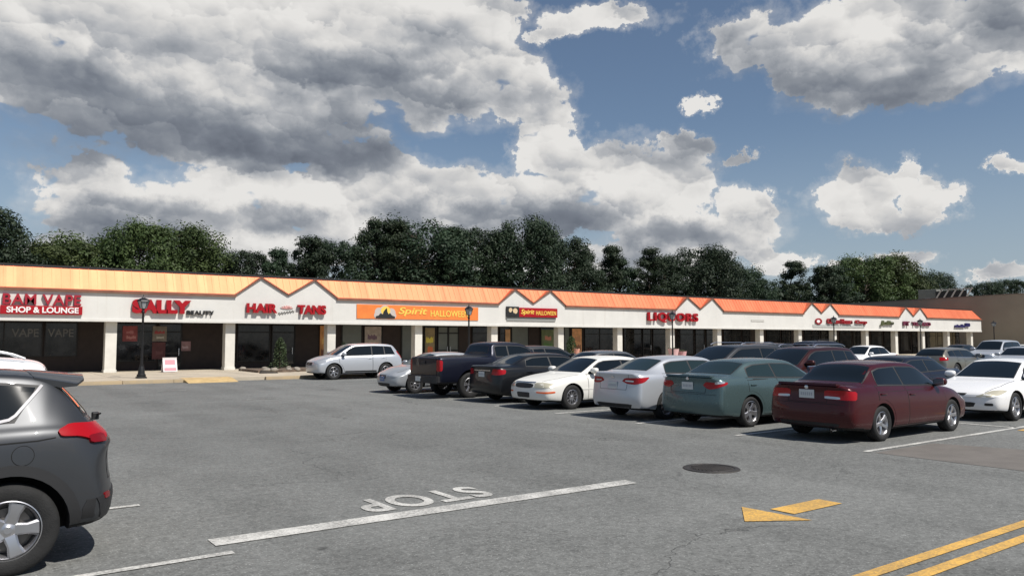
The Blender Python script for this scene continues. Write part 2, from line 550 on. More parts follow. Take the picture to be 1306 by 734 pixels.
# joints in the walk
jt = []
for k in range(44):
    jt.append(rect(-30 + k * 3.0, -29.985 + k * 3.0, 36.1, 47.2))
for v in (38.8, 41.6):
    jt.append(rect(-30, 106, v, v + .015))
sheet('walkway_joints', jt, mat('joint', (.16, .14, .11), .9), .153)

# ------------------------------------------------------------------ the strip of shops
M_STUC = mat('white_stucco', (.64, .632, .60), .85, bump=.25, bscale=60, var=.045, vscale=.6)
T_ = NT.__new__(NT)
T_.t = M_STUC.node_tree
p_ = next(n for n in T_.t.nodes if n.type == 'BSDF_PRINCIPLED')
src_ = p_.inputs['Base Color'].links[0].from_socket
pc_ = T_.n('ShaderNodeTexCoord').outputs['Object']
st_ = T_.ss(T_.noise(T_.v('MULTIPLY', pc_, (3.2, 1, .22)), 1.0, 4, .65), .56, .74, 0, .22)
T_.put(p_.inputs['Base Color'], T_.mix(st_, src_, (.40, .36, .30, 1)))
M_STUCC = mat('column_stucco', (.66, .64, .585), .85, bump=.25, bscale=60, var=.08, vscale=1.5)
M_TRIM = mat('stucco_trim', (.62, .61, .575), .8, var=.05)
M_RAKE = mat('copper_trim', (.22, .095, .06), .6, .2, var=.2, vscale=1.5)
M_DKBR = mat('dark_brown_wall', (.036, .024, .020), .75, bump=.2, bscale=25, var=.15, vscale=3)
M_FRAME = mat('bronze_frame', (.02, .018, .017), .4, .5)
M_SHOP = mat('shop_glass', (.018, .018, .018), .06, spec=.5, var=.8, vscale=1.6)
M_GREY = mat('papered_window', (.14, .155, .14), .5, var=.08)
M_SOFF = mat('soffit', (.10, .095, .085), .8)
M_COPE = mat('black_coping', (.02, .018, .018), .6)
M_FLAT = mat('flat_roof', (.10, .10, .10), .9)


def copper():
    m = bpy.data.materials.new('copper_roof')
    m.use_nodes = True
    T = NT(m.node_tree)
    p = T.n('ShaderNodeBsdfPrincipled')
    T.n('ShaderNodeOutputMaterial', {0: p.outputs[0]})
    P = T.n('ShaderNodeTexCoord').outputs['Object']
    sp = T.n('ShaderNodeSeparateXYZ', {0: P})
    # tone of each pan between seams
    pan = T.m('FLOOR', T.m('DIVIDE', sp.outputs[0], .405))
    wn = T.n('ShaderNodeTexWhiteNoise', {1: pan}, noise_dimensions='1D')
    n = T.noise(T.v('MULTIPLY', P, (1, 1, .35)), 1.1, 5, .6)
    f = T.m('ADD', T.m('MULTIPLY', wn.outputs[0], .35), T.m('MULTIPLY', n, .65))
    c = T.mix(T.ss(f, .2, .8), (.72, .20, .11, 1), (.79, .255, .14, 1))
    T.put(p.inputs['Base Color'], c)
    p.inputs['Metallic'].default_value = .62
    T.put(p.inputs['Roughness'], T.m('ADD', .51, T.m('MULTIPLY', n, .14)))
    p.inputs['Specular Tint'].default_value = (1.0, .56, .20, 1)
    b = T.n('ShaderNodeBump', {'Strength': .35, 'Distance': .03})
    T.put(b.inputs['Height'], T.noise(P, 1.6, 3, .5))
    T.put(p.inputs['Normal'], b.outputs[0])
    return m


M_COP = copper()
U0, U1 = -22.0, 105.0
VF = 44.3             # fascia plane
ZB, ZE, ZR = 2.86, 4.33, 5.47
SETB = .62
mall = thing('shopping_strip', 'long low white shopping strip with orange copper mansard roof and twin gables', 'building', ((U0 + U1) / 2, 46, 0))
mo = Vector(mall.location)


def mpart(name, bm, m, smooth=None, parent=None):
    """a part of the strip: built in world coordinates, shifted to the building's base"""
    bmesh.ops.translate(bm, verts=bm.verts, vec=-mo)
    return obj(name, bm, m, parent or mall, smooth)


pairs = [-2.0 + 18.03 * k for k in range(-1, 6)]         # the valley of each gable pair
gab = []
for c in pairs:
    if c - 3.3 < U0 or c + 3.3 > U1: continue
    gab.append(c)
# fascia with gables as one outline
pts = [(U0, ZE)]
for c in gab:
    pts += [(c - 3.05, ZE), (c - 1.6, 5.36), (c, 4.42), (c + 1.6, 5.36), (c + 3.05, ZE)]
pts += [(U1, ZE)]
bm = bmesh.new()
for (a, za), (b, zb_) in zip(pts, pts[1:]):
    A = [bm.verts.new((a, VF, ZB)), bm.verts.new((b, VF, ZB)), bm.verts.new((b, VF, zb_)), bm.verts.new((a, VF, za))]
    bm.faces.new(A)
bmesh.ops.remove_doubles(bm, verts=bm.verts, dist=.001)
r = bmesh.ops.extrude_face_region(bm, geom=bm.faces[:])
bmesh.ops.translate(bm, verts=[v for v in r['geom'] if isinstance(v, bmesh.types.BMVert)], vec=(0, .22, 0))
recalc(bm)
mpart('fascia', bm, M_STUC)
# low ledge along the bottom and end return
bm = bmesh.new()
box(bm, U0, U1 + .02, VF - .05, VF + .24, ZB - .10, ZB + .04, .01)
mpart('fascia_ledge', bm, M_TRIM)
bm = bmesh.new()
box(bm, U1 - .22, U1, VF + .221, 50, ZB - .1, ZE)
mpart('end_fascia', bm, M_STUC)
# mansard
bm = bmesh.new()


def quad(bm, *p):
    return bm.faces.new([bm.verts.new(q) for q in p])


HIP = 1.1
quad(bm, (U0, VF + .02, ZE + .06), (U1 + .02, VF + .02, ZE + .06), (U1 - HIP, VF + SETB, ZR), (U0, VF + SETB, ZR))
prev = U0
for c in gab + [None]:
    e = c - 3.0 if c is not None else U1 + .08
    quad(bm, (prev, VF - .10, ZE - .02), (e, VF - .10, ZE - .02), (e, VF + .021, ZE + .065), (prev, VF + .021, ZE + .065))
    prev = c + 3.0 if c is not None else 0
quad(bm, (U1 + .08, VF - .06, ZE - .02), (U1 + .08, 51, ZE - .02), (U1 - HIP, 51, ZR), (U1 - HIP, VF + SETB, ZR))
kk = SETB / (ZR - ZE)
# cut away the roof in front of each gable is not needed: gables stand proud of the slope
for c in gab:
    for s in (-1, 1):
        up = c + s * 1.6
        zp = 5.385
        vb = VF + (zp - ZE) * kk
        for e, ze in ((up - 1.45, None), (up + 1.45, None)):
            ze = ZE + .01 if abs(e - c) > 1.6 else 4.40
            e = c if abs(e - c) < 1 else e
            ve = VF + max(0, ze - ZE) * kk + .01
            quad(bm, (e, VF - .07, ze + .015), (up, VF - .07, zp), (up, vb, zp), (e, ve, ze + .015))
recalc(bm)
mpart('mansard_roof', bm, M_COP)
# standing seams (surface pattern of the roof: one mesh)
bm = bmesh.new()
u = U0 + .2
L_ = math.hypot(SETB, ZR - ZE)
while u < U1 - HIP * 1.0:
    zs = ZE + .03
    for c in gab:
        d = abs(abs(u - c) - 1.6)
        if d < 1.45:
            zt = 5.36 - d / 1.45 * (5.36 - ZE)
            if abs(u - c) < 1.6: zt = 5.36 - d / 1.6 * (5.36 - 4.42)
            zs = max(zs, zt)
    if ZR - zs > .1:
        for w in (0,):
            va = VF + (zs - ZE) * SETB / (ZR - ZE)
            vb = VF + SETB
            n = Vector((0, -(ZR - ZE), SETB)).normalized() * .022
            a0, a1 = Vector((u - .008, va, zs)), Vector((u + .008, va, zs))
            b0, b1 = Vector((u - .008, vb, ZR)), Vector((u + .008, vb, ZR))
            quad(bm, a0 + n, a1 + n, b1 + n, b0 + n)
            quad(bm, a0, a0 + n, b0 + n, b0)
            quad(bm, a1 + n, a1, b1, b1 + n)
            quad(bm, a0, a1, a1 + n, a0 + n)
    u += .405
mpart('roof_seams', bm, M_COP)
# eave and rake trims
bm = bmesh.new()
segs = []
prev = U0
for c in gab:
    segs.append((prev, c - 3.0)); prev = c + 3.0
segs.append((prev, U1 + .1))
for a, b in segs:
    box(bm, a, b, VF - .13, VF - .01, ZE - .10, ZE + .03)
for c in gab:
    for (a, za), (b, zb_) in (((c - 3.05, ZE), (c - 1.6, 5.37)), ((c - 1.6, 5.37), (c, 4.43)), ((c, 4.43), (c + 1.6, 5.37)), ((c + 1.6, 5.37), (c + 3.05, ZE))):
        A = Vector((a, VF - .04, za)); B = Vector((b, VF - .04, zb_))
        d = B - A; L1 = d.length
        ang = math.atan2(d.z, d.x)
        mt = Matrix.Translation(A) @ Matrix.Rotation(-ang, 4, 'Y')
        box(bm, 0, L1, -.06, .04, -.035, .055, mtx=mt)
mpart('roof_trim', bm, M_RAKE)
bm = bmesh.new()
box(bm, U0, U1 - HIP, VF + SETB - .04, VF + SETB + .25, ZR - .02, ZR + .10)
mpart('roof_coping', bm, M_COPE)
bm = bmesh.new()
box(bm, U0, U1 - HIP - .05, VF + SETB + .26, 68, ZR - .6, ZR - .05)
mpart('flat_roof', bm, M_FLAT)
bm = bmesh.new()
box(bm, U0, U1 - .23, VF + .23, 47.3, ZB + .04, ZB + .10)
mpart('soffit', bm, M_SOFF)
# body of the building behind the shop fronts
bm = bmesh.new()
box(bm, U0, U1 - .5, 47.34, 68, 0, ZR - .62)
mpart('rear_walls', bm, M_DKBR)

# columns
for k in range(-4, 17):
    u = 6.86 + 6.02 * k
    if u < U0 or u > U1: continue
    bm = bmesh.new()
    box(bm, u - .27, u + .27, 44.66, 45.2, .15, ZB + .05, .02)
    box(bm, u - .30, u + .30, 44.63, 45.23, .15, .30, .01)
    mpart('column', bm, M_STUCC)

# shop fronts, bay by bay: (u0, u1, z0, z1, kind)
VS = 47.3


def front_piece(u0, u1, z0, z1, kind):
    if kind == 'win':
        bm = bmesh.new()
        f = .06
        box(bm, u0, u1, VS - .05, VS + .03, z0, z0 + f)
        box(bm, u0, u1, VS - .05, VS + .03, z1 - f, z1)
        n = max(1, round((u1 - u0) / 1.7))
        for i in range(n + 1):
            uu = u0 + (u1 - u0 - f) * i / n
            box(bm, uu, uu + f, VS - .05, VS + .03, z0 + f, z1 - f)
        if z1 - z0 > 1.9:
            box(bm, u0, u1, VS - .048, VS + .028, z1 - .52, z1 - .46)
        w = mpart('window', bm, M_FRAME)
        bm = bmesh.new()
        box(bm, u0 + .02, u1 - .02, VS - .012, VS + .02, z0 + .02, z1 - .02)
        mpart('window_pane', bm, M_SHOP, parent=w)
        return
    if kind in ('door', 'pale_door'):
        bm = bmesh.new()
        f = .07
        n = 2 if u1 - u0 > 1.5 else 1
        zt = min(z1, 2.25)
        box(bm, u0, u1, VS - .06, VS + .03, zt, zt + .07)
        box(bm, u0, u1, VS - .06, VS + .03, z1 - f, z1)
        box(bm, u0, u1, VS - .055, VS + .03, .15, .36)
        box(bm, u0, u1, VS - .055, VS + .03, 1.03, 1.12)
        for i in range(n + 1):
            uu = u0 + (u1 - u0 - f) * i / n
            box(bm, uu - (.03 if 0 < i < n else 0), uu + f + (.03 if 0 < i < n else 0), VS - .058, VS + .03, .15, z1)
        w = mpart('shop_door', bm, M_FRAME)
        bm = bmesh.new()
        box(bm, u0 + .02, u1 - .02, VS - .012, VS + .02, .2, z1 - .02)
        mpart('door_pane', bm, M_GREY if kind == 'pale_door' else M_SHOP, parent=w)
        for i in range(n):
            bm = bmesh.new()
            uu = u0 + (u1 - u0) * (i + (.86 if i == 0 else .14)) / n
            box(bm, uu - .015, uu + .015, VS - .12, VS - .09, .95, 1.35)
            mpart('door_handle', bm, M_CHROME, parent=w)
        return
    if kind == 'panel':
        bm = bmesh.new()
        box(bm, u0, u1, VS - .02, VS + .02, z0, z1)
        w = mpart('papered_window', bm, M_GREY)
        bm = bmesh.new()
        for a, b, c, d in ((u0, u0 + .06, z0, z1), (u1 - .06, u1, z0, z1), (u0 + .06, u1 - .06, z0, z0 + .06)):
            box(bm, a, b, VS - .05, VS - .021, c, d)
        mpart('frame', bm, M_FRAME, parent=w)


ZT = 2.78
for u0, u1, z0, z1, kind in [
    (-20, -15, .8, ZT, 'win'), (-14, -12.2, .15, ZT, 'door'), (-11.5, -7.5, .8, ZT, 'win'), (-6.5, -2.0, .8, ZT, 'win'), (-1.6, .3, .15, ZT, 'door'),
    (2.14 - 1.5, 4.13 - .08, .95, ZT, 'win'), (4.13, 5.65, .95, ZT, 'win'),
    (7.47, 9.55, .62, ZT, 'win'), (9.67, 10.93, .15, ZT, 'door'),
    (14.04, 16.03, .5, ZT, 'win'), (16.12, 17.61, .15, ZT, 'door'),
    (20.70, 22.14, .4, ZT, 'panel'), (22.25, 23.62, .4, ZT, 'win'), (25.04, 26.13, .4, ZT, 'panel'),
    (26.81, 27.76, .4, ZT, 'win'), (27.88, 29.64, .15, ZT, 'pale_door'), (30.78, 32.43, .6, ZT, 'win'),
    (33.21, 34.15, .5, ZT, 'win'), (34.29, 35.92, .5, ZT, 'panel'), (37.06, 38.47, .5, ZT, 'win'),
    (39.43, 40.00, .5, ZT, 'panel'), (40.16, 41.32, .15, ZT, 'win'), (41.57, 44.86, .5, ZT, 'win'),
    (45.94, 48.07, .5, ZT, 'win'), (48.16, 49.22, .15, ZT, 'door'), (49.41, 51.48, .5, ZT, 'win'),
    (52.49, 54.67, .5, ZT, 'win'), (54.88, 56.17, .15, ZT, 'door'), (56.39, 57.60, .5, ZT, 'win'),
    (58.83, 61.38, .5, ZT, 'win'), (61.61, 62.81, .15, ZT, 'door'),
    (65.39, 67.57, .5, ZT, 'win'), (67.83, 69.41, .15, ZT, 'door'),
    (71.72, 74.39, .5, ZT, 'win'), (74.68, 76.14, .15, ZT, 'door'),
    (78.23, 80.54, .5, ZT, 'win'), (80.85, 82.28, .15, ZT, 'door'),
    (84.56, 86.91, .5, ZT, 'win'), (87.25, 88.63, .15, ZT, 'door'),
    (90.94, 93.31, .5, ZT, 'win'), (93.68, 94.80, .15, ZT, 'door'),
    (97.10, 99.46, .5, ZT, 'win'), (99.86, 101.07, .15, ZT, 'door'),
    (103.77, 105.68, .5, ZT, 'win'),
]:
    front_piece(u0, u1, z0, z1, kind)
# tan end wall of the last shop
bm = bmesh.new()
box(bm, 98.0, U1 - .5, VS - .03, VS + .02, .15, ZT)
mpart('tan_panel', bm, mat('tan_panel', (.22, .19, .13), .8, var=.1))

# posters in the windows
def poster(px0, px1, z0, z1, label, cols, v=VS - .07):
    u0, u1 = px0, px1
    cols = [tuple(round(min(.75, x * 1.7), 3) for x in c) for c in cols]
    bm = bmesh.new()
    box(bm, u0, u1, v, v + .012, z0, z1)
    o = obj('window_poster', bm, mat('poster_' + '_'.join(str(c) for c in cols[0]), cols[0], .6, var=.2, vscale=3))
    tag(o, label, 'poster')
    rr = random.Random(int(px0 * 10))
    for i, c in enumerate(cols[1:]):
        bm = bmesh.new()
        a = u0 + (u1 - u0) * rr.uniform(.08, .3)
        b = u1 - (u1 - u0) * rr.uniform(.08, .3)
        h = (z1 - z0) / (len(cols))
        zz = z0 + h * (i + .4)
        # ragged printed shape
        n = 9
        top = [(a + (b - a) * k / n, zz + h * rr.uniform(.45, .8)) for k in range(n + 1)]
        bot = [(a + (b - a) * k / n, zz + h * rr.uniform(0, .2)) for k in range(n + 1)]
        prism(bm, top + bot[::-1], 'y', v - .004, v - .001)
        recalc(bm)
        p = obj('printed_shape', bm, mat('print_' + '_'.join(str(x) for x in c), c, .6), o)


poster(7.82, 8.57, 1.75, 2.6, 'red and pink poster in the dark window left of the first lamp post', [(.16, .035, .035), (.30, .13, .12), (.26, .10, .10)])
poster(9.34, 10.09, 1.75, 2.6, 'red over white poster in the window just right of the first lamp post', [(.12, .10, .08), (.28, .26, .22), (.20, .03, .03)])
poster(9.34, 10.04, .75, 1.7, 'dim dark red poster low in the window behind the sidewalk sandwich board', [(.06, .015, .015), (.09, .03, .03)])
poster(10.89, 11.40, 1.2, 1.75, 'small pink and white notice on the dark shop door', [(.16, .09, .09), (.28, .2, .2)])
poster(19.21, 19.63, .4, 2.72, 'tall orange banner poster beside the brown wall left of a column', [(.36, .16, .05), (.12, .04, .02), (.45, .26, .08)])
poster(22.31, 23.51, 1.0, 2.7, 'pale poster with orange blotches above the silver crossover roof', [(.24, .20, .17), (.42, .17, .06), (.10, .06, .08)])
poster(26.87, 27.63, .6, 2.65, 'yellow and orange poster left of the pale double door', [(.16, .12, .06), (.45, .10, .03), (.50, .36, .05)])
poster(33.71, 34.15, .8, 2.6, 'narrow orange poster right of the lamp post above the pickup cab', [(.30, .17, .08), (.36, .08, .04)])
poster(37.14, 38.39, 1.0, 2.6, 'green and pink poster right of the papered window under the red sign', [(.09, .11, .05), (.07, .14, .04), (.36, .14, .09)])
poster(40.24, 41.23, .7, 2.7, 'orange poster panel beside the plants left of the liquor shop', [(.44, .22, .10), (.20, .08, .04), (.34, .16, .08)])
# white lettering on the first shop window
for c, lab_ in ((3.26, 'left'), (4.85, 'right')):
    me = text_mesh('VAPE', .6, .004, .01, width=1.2, height=.42)
    o = link('window_lettering', me, mat('window_vinyl', (.13, .13, .13), .6))
    o.rotation_euler = (pi / 2, 0, 0)
    o.location = (c, VS - .075, 2.2)
    tag(o, 'white VAPE lettering on the %s pane of the first shop window' % lab_, 'lettering')

# ------------------------------------------------------------------ shop signs
def sign_text(parent, txt, x0, x1, z0, z1, m, depth=.07, out=.12, bold=.02, shear=0, name='lettering', space=1.0):
    me = text_mesh(txt, 1, depth, bold, width=x1 - x0, height=z1 - z0, shear=shear, space=space)
    o = link(name, me, m, parent)
    o.rotation_euler = (pi / 2, 0, 0)
    pl = parent.location
    o.location = ((x0 + x1) / 2 - pl.x, VF - out - pl.y, (z0 + z1) / 2 - pl.z)
    return o


def sign_box(name, parent, x0, x1, z0, z1, m, d0=.0, d1=.15, bev=.012):
    pl = parent.location if parent else Vector()
    bm = bmesh.new()
    box(bm, x0 - pl.x, x1 - pl.x, VF - d1 - pl.y, VF - d0 - pl.y, z0 - pl.z, z1 - pl.z, bev)
    return obj(name, bm, m, parent)


M_SRED = mat('sign_red', (.34, .005, .012), .5, spec=.3)
M_SRED2 = mat('sign_red_dull', (.34, .020, .035), .5, spec=.3)
M_SWHT = mat('sign_white', (.80, .76, .75), .4)
M_SBLK = mat('sign_black', (.02, .02, .02), .4)
M_SORG = mat('sign_orange', (.80, .215, .045), .5, var=.10, vscale=1.2)
M_SYEL = mat('sign_yellow', (.82, .56, .10), .45)
M_SMAR = mat('sign_maroon', (.26, .008, .014), .45)
M_SGRY = mat('sign_grey', (.26, .27, .26), .7)

t = thing('shop_sign', 'red letter sign with white words on a red band above the leftmost shop', 'sign', (3.1, VF, 3.1))
sign_text(t, 'BAM VAPE', 2.08, 5.38, 3.54, 4.06, M_SRED2, .08, .10, .018, space=1.05)
sign_box('sign_panel', t, 2.0, 5.45, 3.08, 3.50, M_SRED)
sign_text(t, 'SHOP & LOUNGE', 2.25, 5.28, 3.15, 3.44, M_SWHT, .01, .165, .03)
t = thing('shop_sign', 'big red capital letters followed by small black letters behind the first lamp post', 'sign', (9.2, VF, 3.15))
sign_text(t, 'SALLY', 7.72, 10.62, 3.22, 3.95, M_SRED, .09, .12, .07)
sign_text(t, 'BEAUTY', 10.42, 11.85, 3.18, 3.42, M_SBLK, .05, .07, .02)
t = thing('shop_sign', 'red letters HAIR and TANS with small pink palm mark under the first twin gables', 'sign', (15.9, VF, 3.2))
sign_text(t, 'HAIR', 13.6, 15.35, 3.36, 3.90, M_SRED, .08, .14, .045)
sign_text(t, 'TANS', 16.55, 18.3, 3.33, 3.88, M_SRED, .08, .14, .045)
bm = bmesh.new()
for k in range(7):
    a = R(20 + k * 23)
    c0 = Vector((15.95, 0, 3.62))
    tip = c0 + Vector((cos(a) * .42, 0, sin(a) * .22))
    mid = c0 + Vector((cos(a + .25) * .26, 0, sin(a + .25) * .17))
    mid2 = c0 + Vector((cos(a - .2) * .22, 0, sin(a - .2) * .10))
    prism(bm, [(c0.x, c0.z), (mid2.x, mid2.z), (tip.x, tip.z), (mid.x, mid.z)], 'y', VF - .05, VF - .02)
bmesh.ops.translate(bm, verts=bm.verts, vec=-Vector(t.location))
recalc(bm)
obj('palm_emblem', bm, mat('sign_pink', (.70, .36, .33), .5), t)
bm = bmesh.new()
pr = None
for k in range(26):
    x = 15.45 + k * .038
    z = 3.34 + k * .007 + .05 * sin(k * 1.5)
    if pr: prism(bm, [(pr[0], pr[1] - .018), (x, z - .018), (x, z + .022), (pr[0], pr[1] + .022)], 'y', VF - .06, VF - .03)
    pr = (x, z)
bmesh.ops.translate(bm, verts=bm.verts, vec=-Vector(t.location))
obj('script_flourish', bm, M_SBLK, t)

t = thing('banner_sign', 'long orange banner with house silhouette, yellow moon and yellow letters', 'sign', (24.8, VF, 3.16))
sign_box('banner', t, 20.35, 29.3, 3.14, 4.02, M_SORG, 0, .05, .004)
bm = bmesh.new()
for cx_, cz, r_ in ((21.85, 3.55, .30), (22.25, 3.66, .34), (22.7, 3.52, .30), (22.2, 3.4, .36), (22.85, 3.36, .2), (21.7, 3.36, .2)):
    rg = [(cx_ + r_ * cos(2 * pi * q / 20), max(3.15, cz + r_ * sin(2 * pi * q / 20))) for q in range(20)]
    prism(bm, rg, 'y', VF - .062 - .002 * (cx_ % 1), VF - .052)
bmesh.ops.translate(bm, verts=bm.verts, vec=-Vector(t.location)); recalc(bm)
obj('smoke_shape', bm, mat('sign_smoke', (.50, .45, .42), .6), t)
bm = bmesh.new()
prism(bm, [(22.3 + .33 * cos(2 * pi * q / 24), 3.66 + .27 * sin(2 * pi * q / 24)) for q in range(24)], 'y', VF - .069, VF - .065)
bmesh.ops.translate(bm, verts=bm.verts, vec=-Vector(t.location)); recalc(bm)
obj('moon', bm, M_SYEL, t)
bm = bmesh.new()
prism(bm, [(21.62, 3.17), (21.62, 3.30), (21.8, 3.34), (21.95, 3.5), (22.1, 3.42), (22.15, 3.6), (22.25, 3.72), (22.38, 3.84), (22.42, 3.6), (22.5, 3.44), (22.6, 3.52), (22.75, 3.36), (22.95, 3.3), (22.95, 3.17)], 'y', VF - .076, VF - .071)
bmesh.ops.translate(bm, verts=bm.verts, vec=-Vector(t.location)); recalc(bm)
obj('house_silhouette', bm, M_SBLK, t)
sign_text(t, 'Spirit', 23.2, 25.3, 3.34, 3.90, M_SYEL, .01, .065, .02, .25)
sign_text(t, 'HALLOWEEN', 25.55, 28.5, 3.34, 3.76, M_SYEL, .01, .065, .015)

t = thing('banner_sign', 'red box sign with black end panel and yellow letters under the second twin gables', 'sign', (33.9, VF, 3.2))
sign_box('backing', t, 31.7, 36.1, 3.16, 3.42, M_SGRY, 0, .06, .004)
sign_box('red_panel', t, 32.7, 36.2, 3.44, 4.10, M_SRED, 0, .16)
sign_box('black_panel', t, 31.65, 32.69, 3.44, 4.16, M_SBLK, 0, .16)
bm = bmesh.new()
for cx_, cz, r_ in ((31.95, 3.9, .16), (32.35, 3.85, .2), (32.15, 3.7, .14)):
    prism(bm, [(cx_ + r_ * cos(2 * pi * q / 18), cz + r_ * sin(2 * pi * q / 18)) for q in range(18)], 'y', VF - .168 - .003 * (cx_ % 1), VF - .162)
bmesh.ops.translate(bm, verts=bm.verts, vec=-Vector(t.location)); recalc(bm)
obj('moon', bm, mat('sign_cream', (.62, .48, .30), .5), t)
bm = bmesh.new()
prism(bm, [(31.9, 3.5), (31.95, 3.72), (32.1, 3.9), (32.2, 3.72), (32.35, 3.68), (32.45, 3.5)], 'y', VF - .176, VF - .172)
bmesh.ops.translate(bm, verts=bm.verts, vec=-Vector(t.location)); recalc(bm)
obj('house_silhouette', bm, M_SBLK, t)
sign_text(t, 'Spirit', 32.85, 34.05, 3.56, 3.98, M_SYEL, .01, .172, .02, .25)
sign_text(t, 'HALLOWEEN', 34.2, 36.05, 3.60, 3.90, M_SYEL, .01, .172, .012)

t = thing('shop_sign', 'red channel letters reading LIQUORS on the white fascia behind a lamp post', 'sign', (48.6, VF, 3.2))
sign_text(t, 'LIQUORS', 45.6, 51.6, 3.22, 4.04, M_SRED, .10, .14, .03, space=1.22)
t = thing('address_plate', 'faint grey lettering plate alone on the fascia right of the liquor sign', 'sign', (59.9, VF, 3.4))
sign_box('plate', t, 59.0, 60.9, 3.46, 3.66, mat('faint_plate', (.50, .49, .46), .7), 0, .03, .004)
t = thing('shop_sign', 'long dark red letter sign with round mark under the fourth twin gables', 'sign', (73.3, VF, 3.2))
sign_box('backing', t, 68.6, 77.9, 3.02, 3.30, mat('sign_pale_grey', (.42, .43, .41), .6), 0, .05, .004)
sign_text(t, 'Crown House', 70.9, 75.4, 3.40, 3.92, M_SMAR, .09, .12, .05)
sign_text(t, 'Corp', 76.0, 78.2, 3.36, 3.84, M_SMAR, .09, .12, .05)
bm = bmesh.new()
prism(bm, [(69.5 + .55 * cos(2 * pi * q / 24), 3.62 + .30 * sin(2 * pi * q / 24)) for q in range(24)], 'y', VF - .14, VF - .03)
bmesh.ops.translate(bm, verts=bm.verts, vec=-Vector(t.location)); recalc(bm)
obj('round_emblem', bm, M_SMAR, t)
bm = bmesh.new()
prism(bm, [(69.4 + .28 * cos(2 * pi * q / 24), 3.62 + .15 * sin(2 * pi * q / 24)) for q in range(24)], 'y', VF - .146, VF - .142)
bmesh.ops.translate(bm, verts=bm.verts, vec=-Vector(t.location)); recalc(bm)
obj('emblem_centre', bm, M_SWHT, t)
t = thing('shop_sign', 'short dark olive script sign between the long red sign and the last gables', 'sign', (82.2, VF, 3.2))
sign_text(t, 'Jolie', 80.9, 83.6, 3.28, 3.86, mat('sign_olive', (.07, .08, .03), .5), .08, .12, .05, .2)
t = thing('shop_sign', 'small dark maroon letters under the last twin gables behind a lamp post', 'sign', (88, VF, 3.2))
sign_text(t, 'BT', 85.7, 87.0, 3.34, 3.84, mat('sign_plum', (.14, .02, .05), .5), .08, .12, .05)
sign_text(t, "TO GO", 87.6, 91.8, 3.36, 3.80, mat('sign_plum', (.14, .02, .05), .5), .08, .12, .05)
t = thing('shop_sign', 'dark navy blue script sign at the far right end of the strip', 'sign', (99.6, VF, 3.2))
sign_text(t, 'studio', 97.7, 100.3, 3.26, 3.66, mat('sign_navy', (.02, .018, .10), .5), .08, .12, .06, .2)
sign_text(t, '20', 100.4, 101.6, 3.38, 3.82, mat('sign_navy', (.02, .018, .10), .5), .08, .12, .06)

# ------------------------------------------------------------------ tan store on the right
t = thing('anchor_store', 'large plain tan box store standing behind the right end of the strip', 'building', (125, 50, 0))
M_TAN = mat('tan_block', (.34, .29, .215), .9, bump=.3, bscale=12, var=.06, vscale=.3)
bm = bmesh.new()
prism(bm, [(8, 0), (8, 7.6), (40, 7.5), (64, 7.05), (64, 0)], 'x', 108, 175)
bmesh.ops.translate(bm, verts=bm.verts, vec=(-125, -50, 0)); recalc(bm)
obj('wall', bm, M_TAN, t)
bm = bmesh.new()
prism(bm, [(7.95, 7.605), (7.95, 7.7), (40, 7.6), (64.05, 7.15), (64.05, 7.055), (40, 7.505)], 'x', 107.94, 108.3)
bmesh.ops.translate(bm, verts=bm.verts, vec=(-125, -50, 0)); recalc(bm)
obj('parapet_cap', bm, mat('tan_cap', (.20, .165, .13), .7), t)
t = thing('rooftop_unit', 'pale grey boxy air handling unit on the roof of the tan store', 'rooftop unit', (115.5, 55.4, 7.25))
bm = bmesh.new()
box(bm, -1.0, 1.0, -1.3, 1.3, -.3, 1.75, .04)
obj('housing', bm, mat('unit_grey', (.17, .175, .16), .7, var=.08), t)
bm = bmesh.new()
box(bm, -1.04, -1.002, -.5, .3, -.2, .5)
obj('access_panel', bm, mat('unit_pale', (.45, .43, .42), .6), t)
t = thing('roof_screen', 'white diagonal braced screen frame standing on the tan store roof', 'screen', (116.2, 53.0, 7.25))
bm = bmesh.new()
M_BR = mat('brace_white', (.55, .50, .46), .6)
for k in range(5):
    y = .95 - k * 1.0
    mt = Matrix.Translation((-2.6, y, 0)) @ Matrix.Rotation(R(32), 4, 'X')
    box(bm, -.06, .06, -.08, .08, -.3, 1.95, mtx=mt)
box(bm, -2.66, -2.54, -4.1, .1, 1.50, 1.62)
obj('frame', bm, M_BR, t)
bm = bmesh.new()
box(bm, -2.2, -2.1, -3.2, 1.0, -.3, 1.40)
obj('panel', bm, mat('screen_dark', (.03, .03, .03), .8), t)

# ------------------------------------------------------------------ lamp posts
M_LAMP = mat('lamp_black', (.012, .012, .013), .45, .2)
M_LGLS = mat('lamp_glass', (.42, .44, .45), .25, trans=.25)


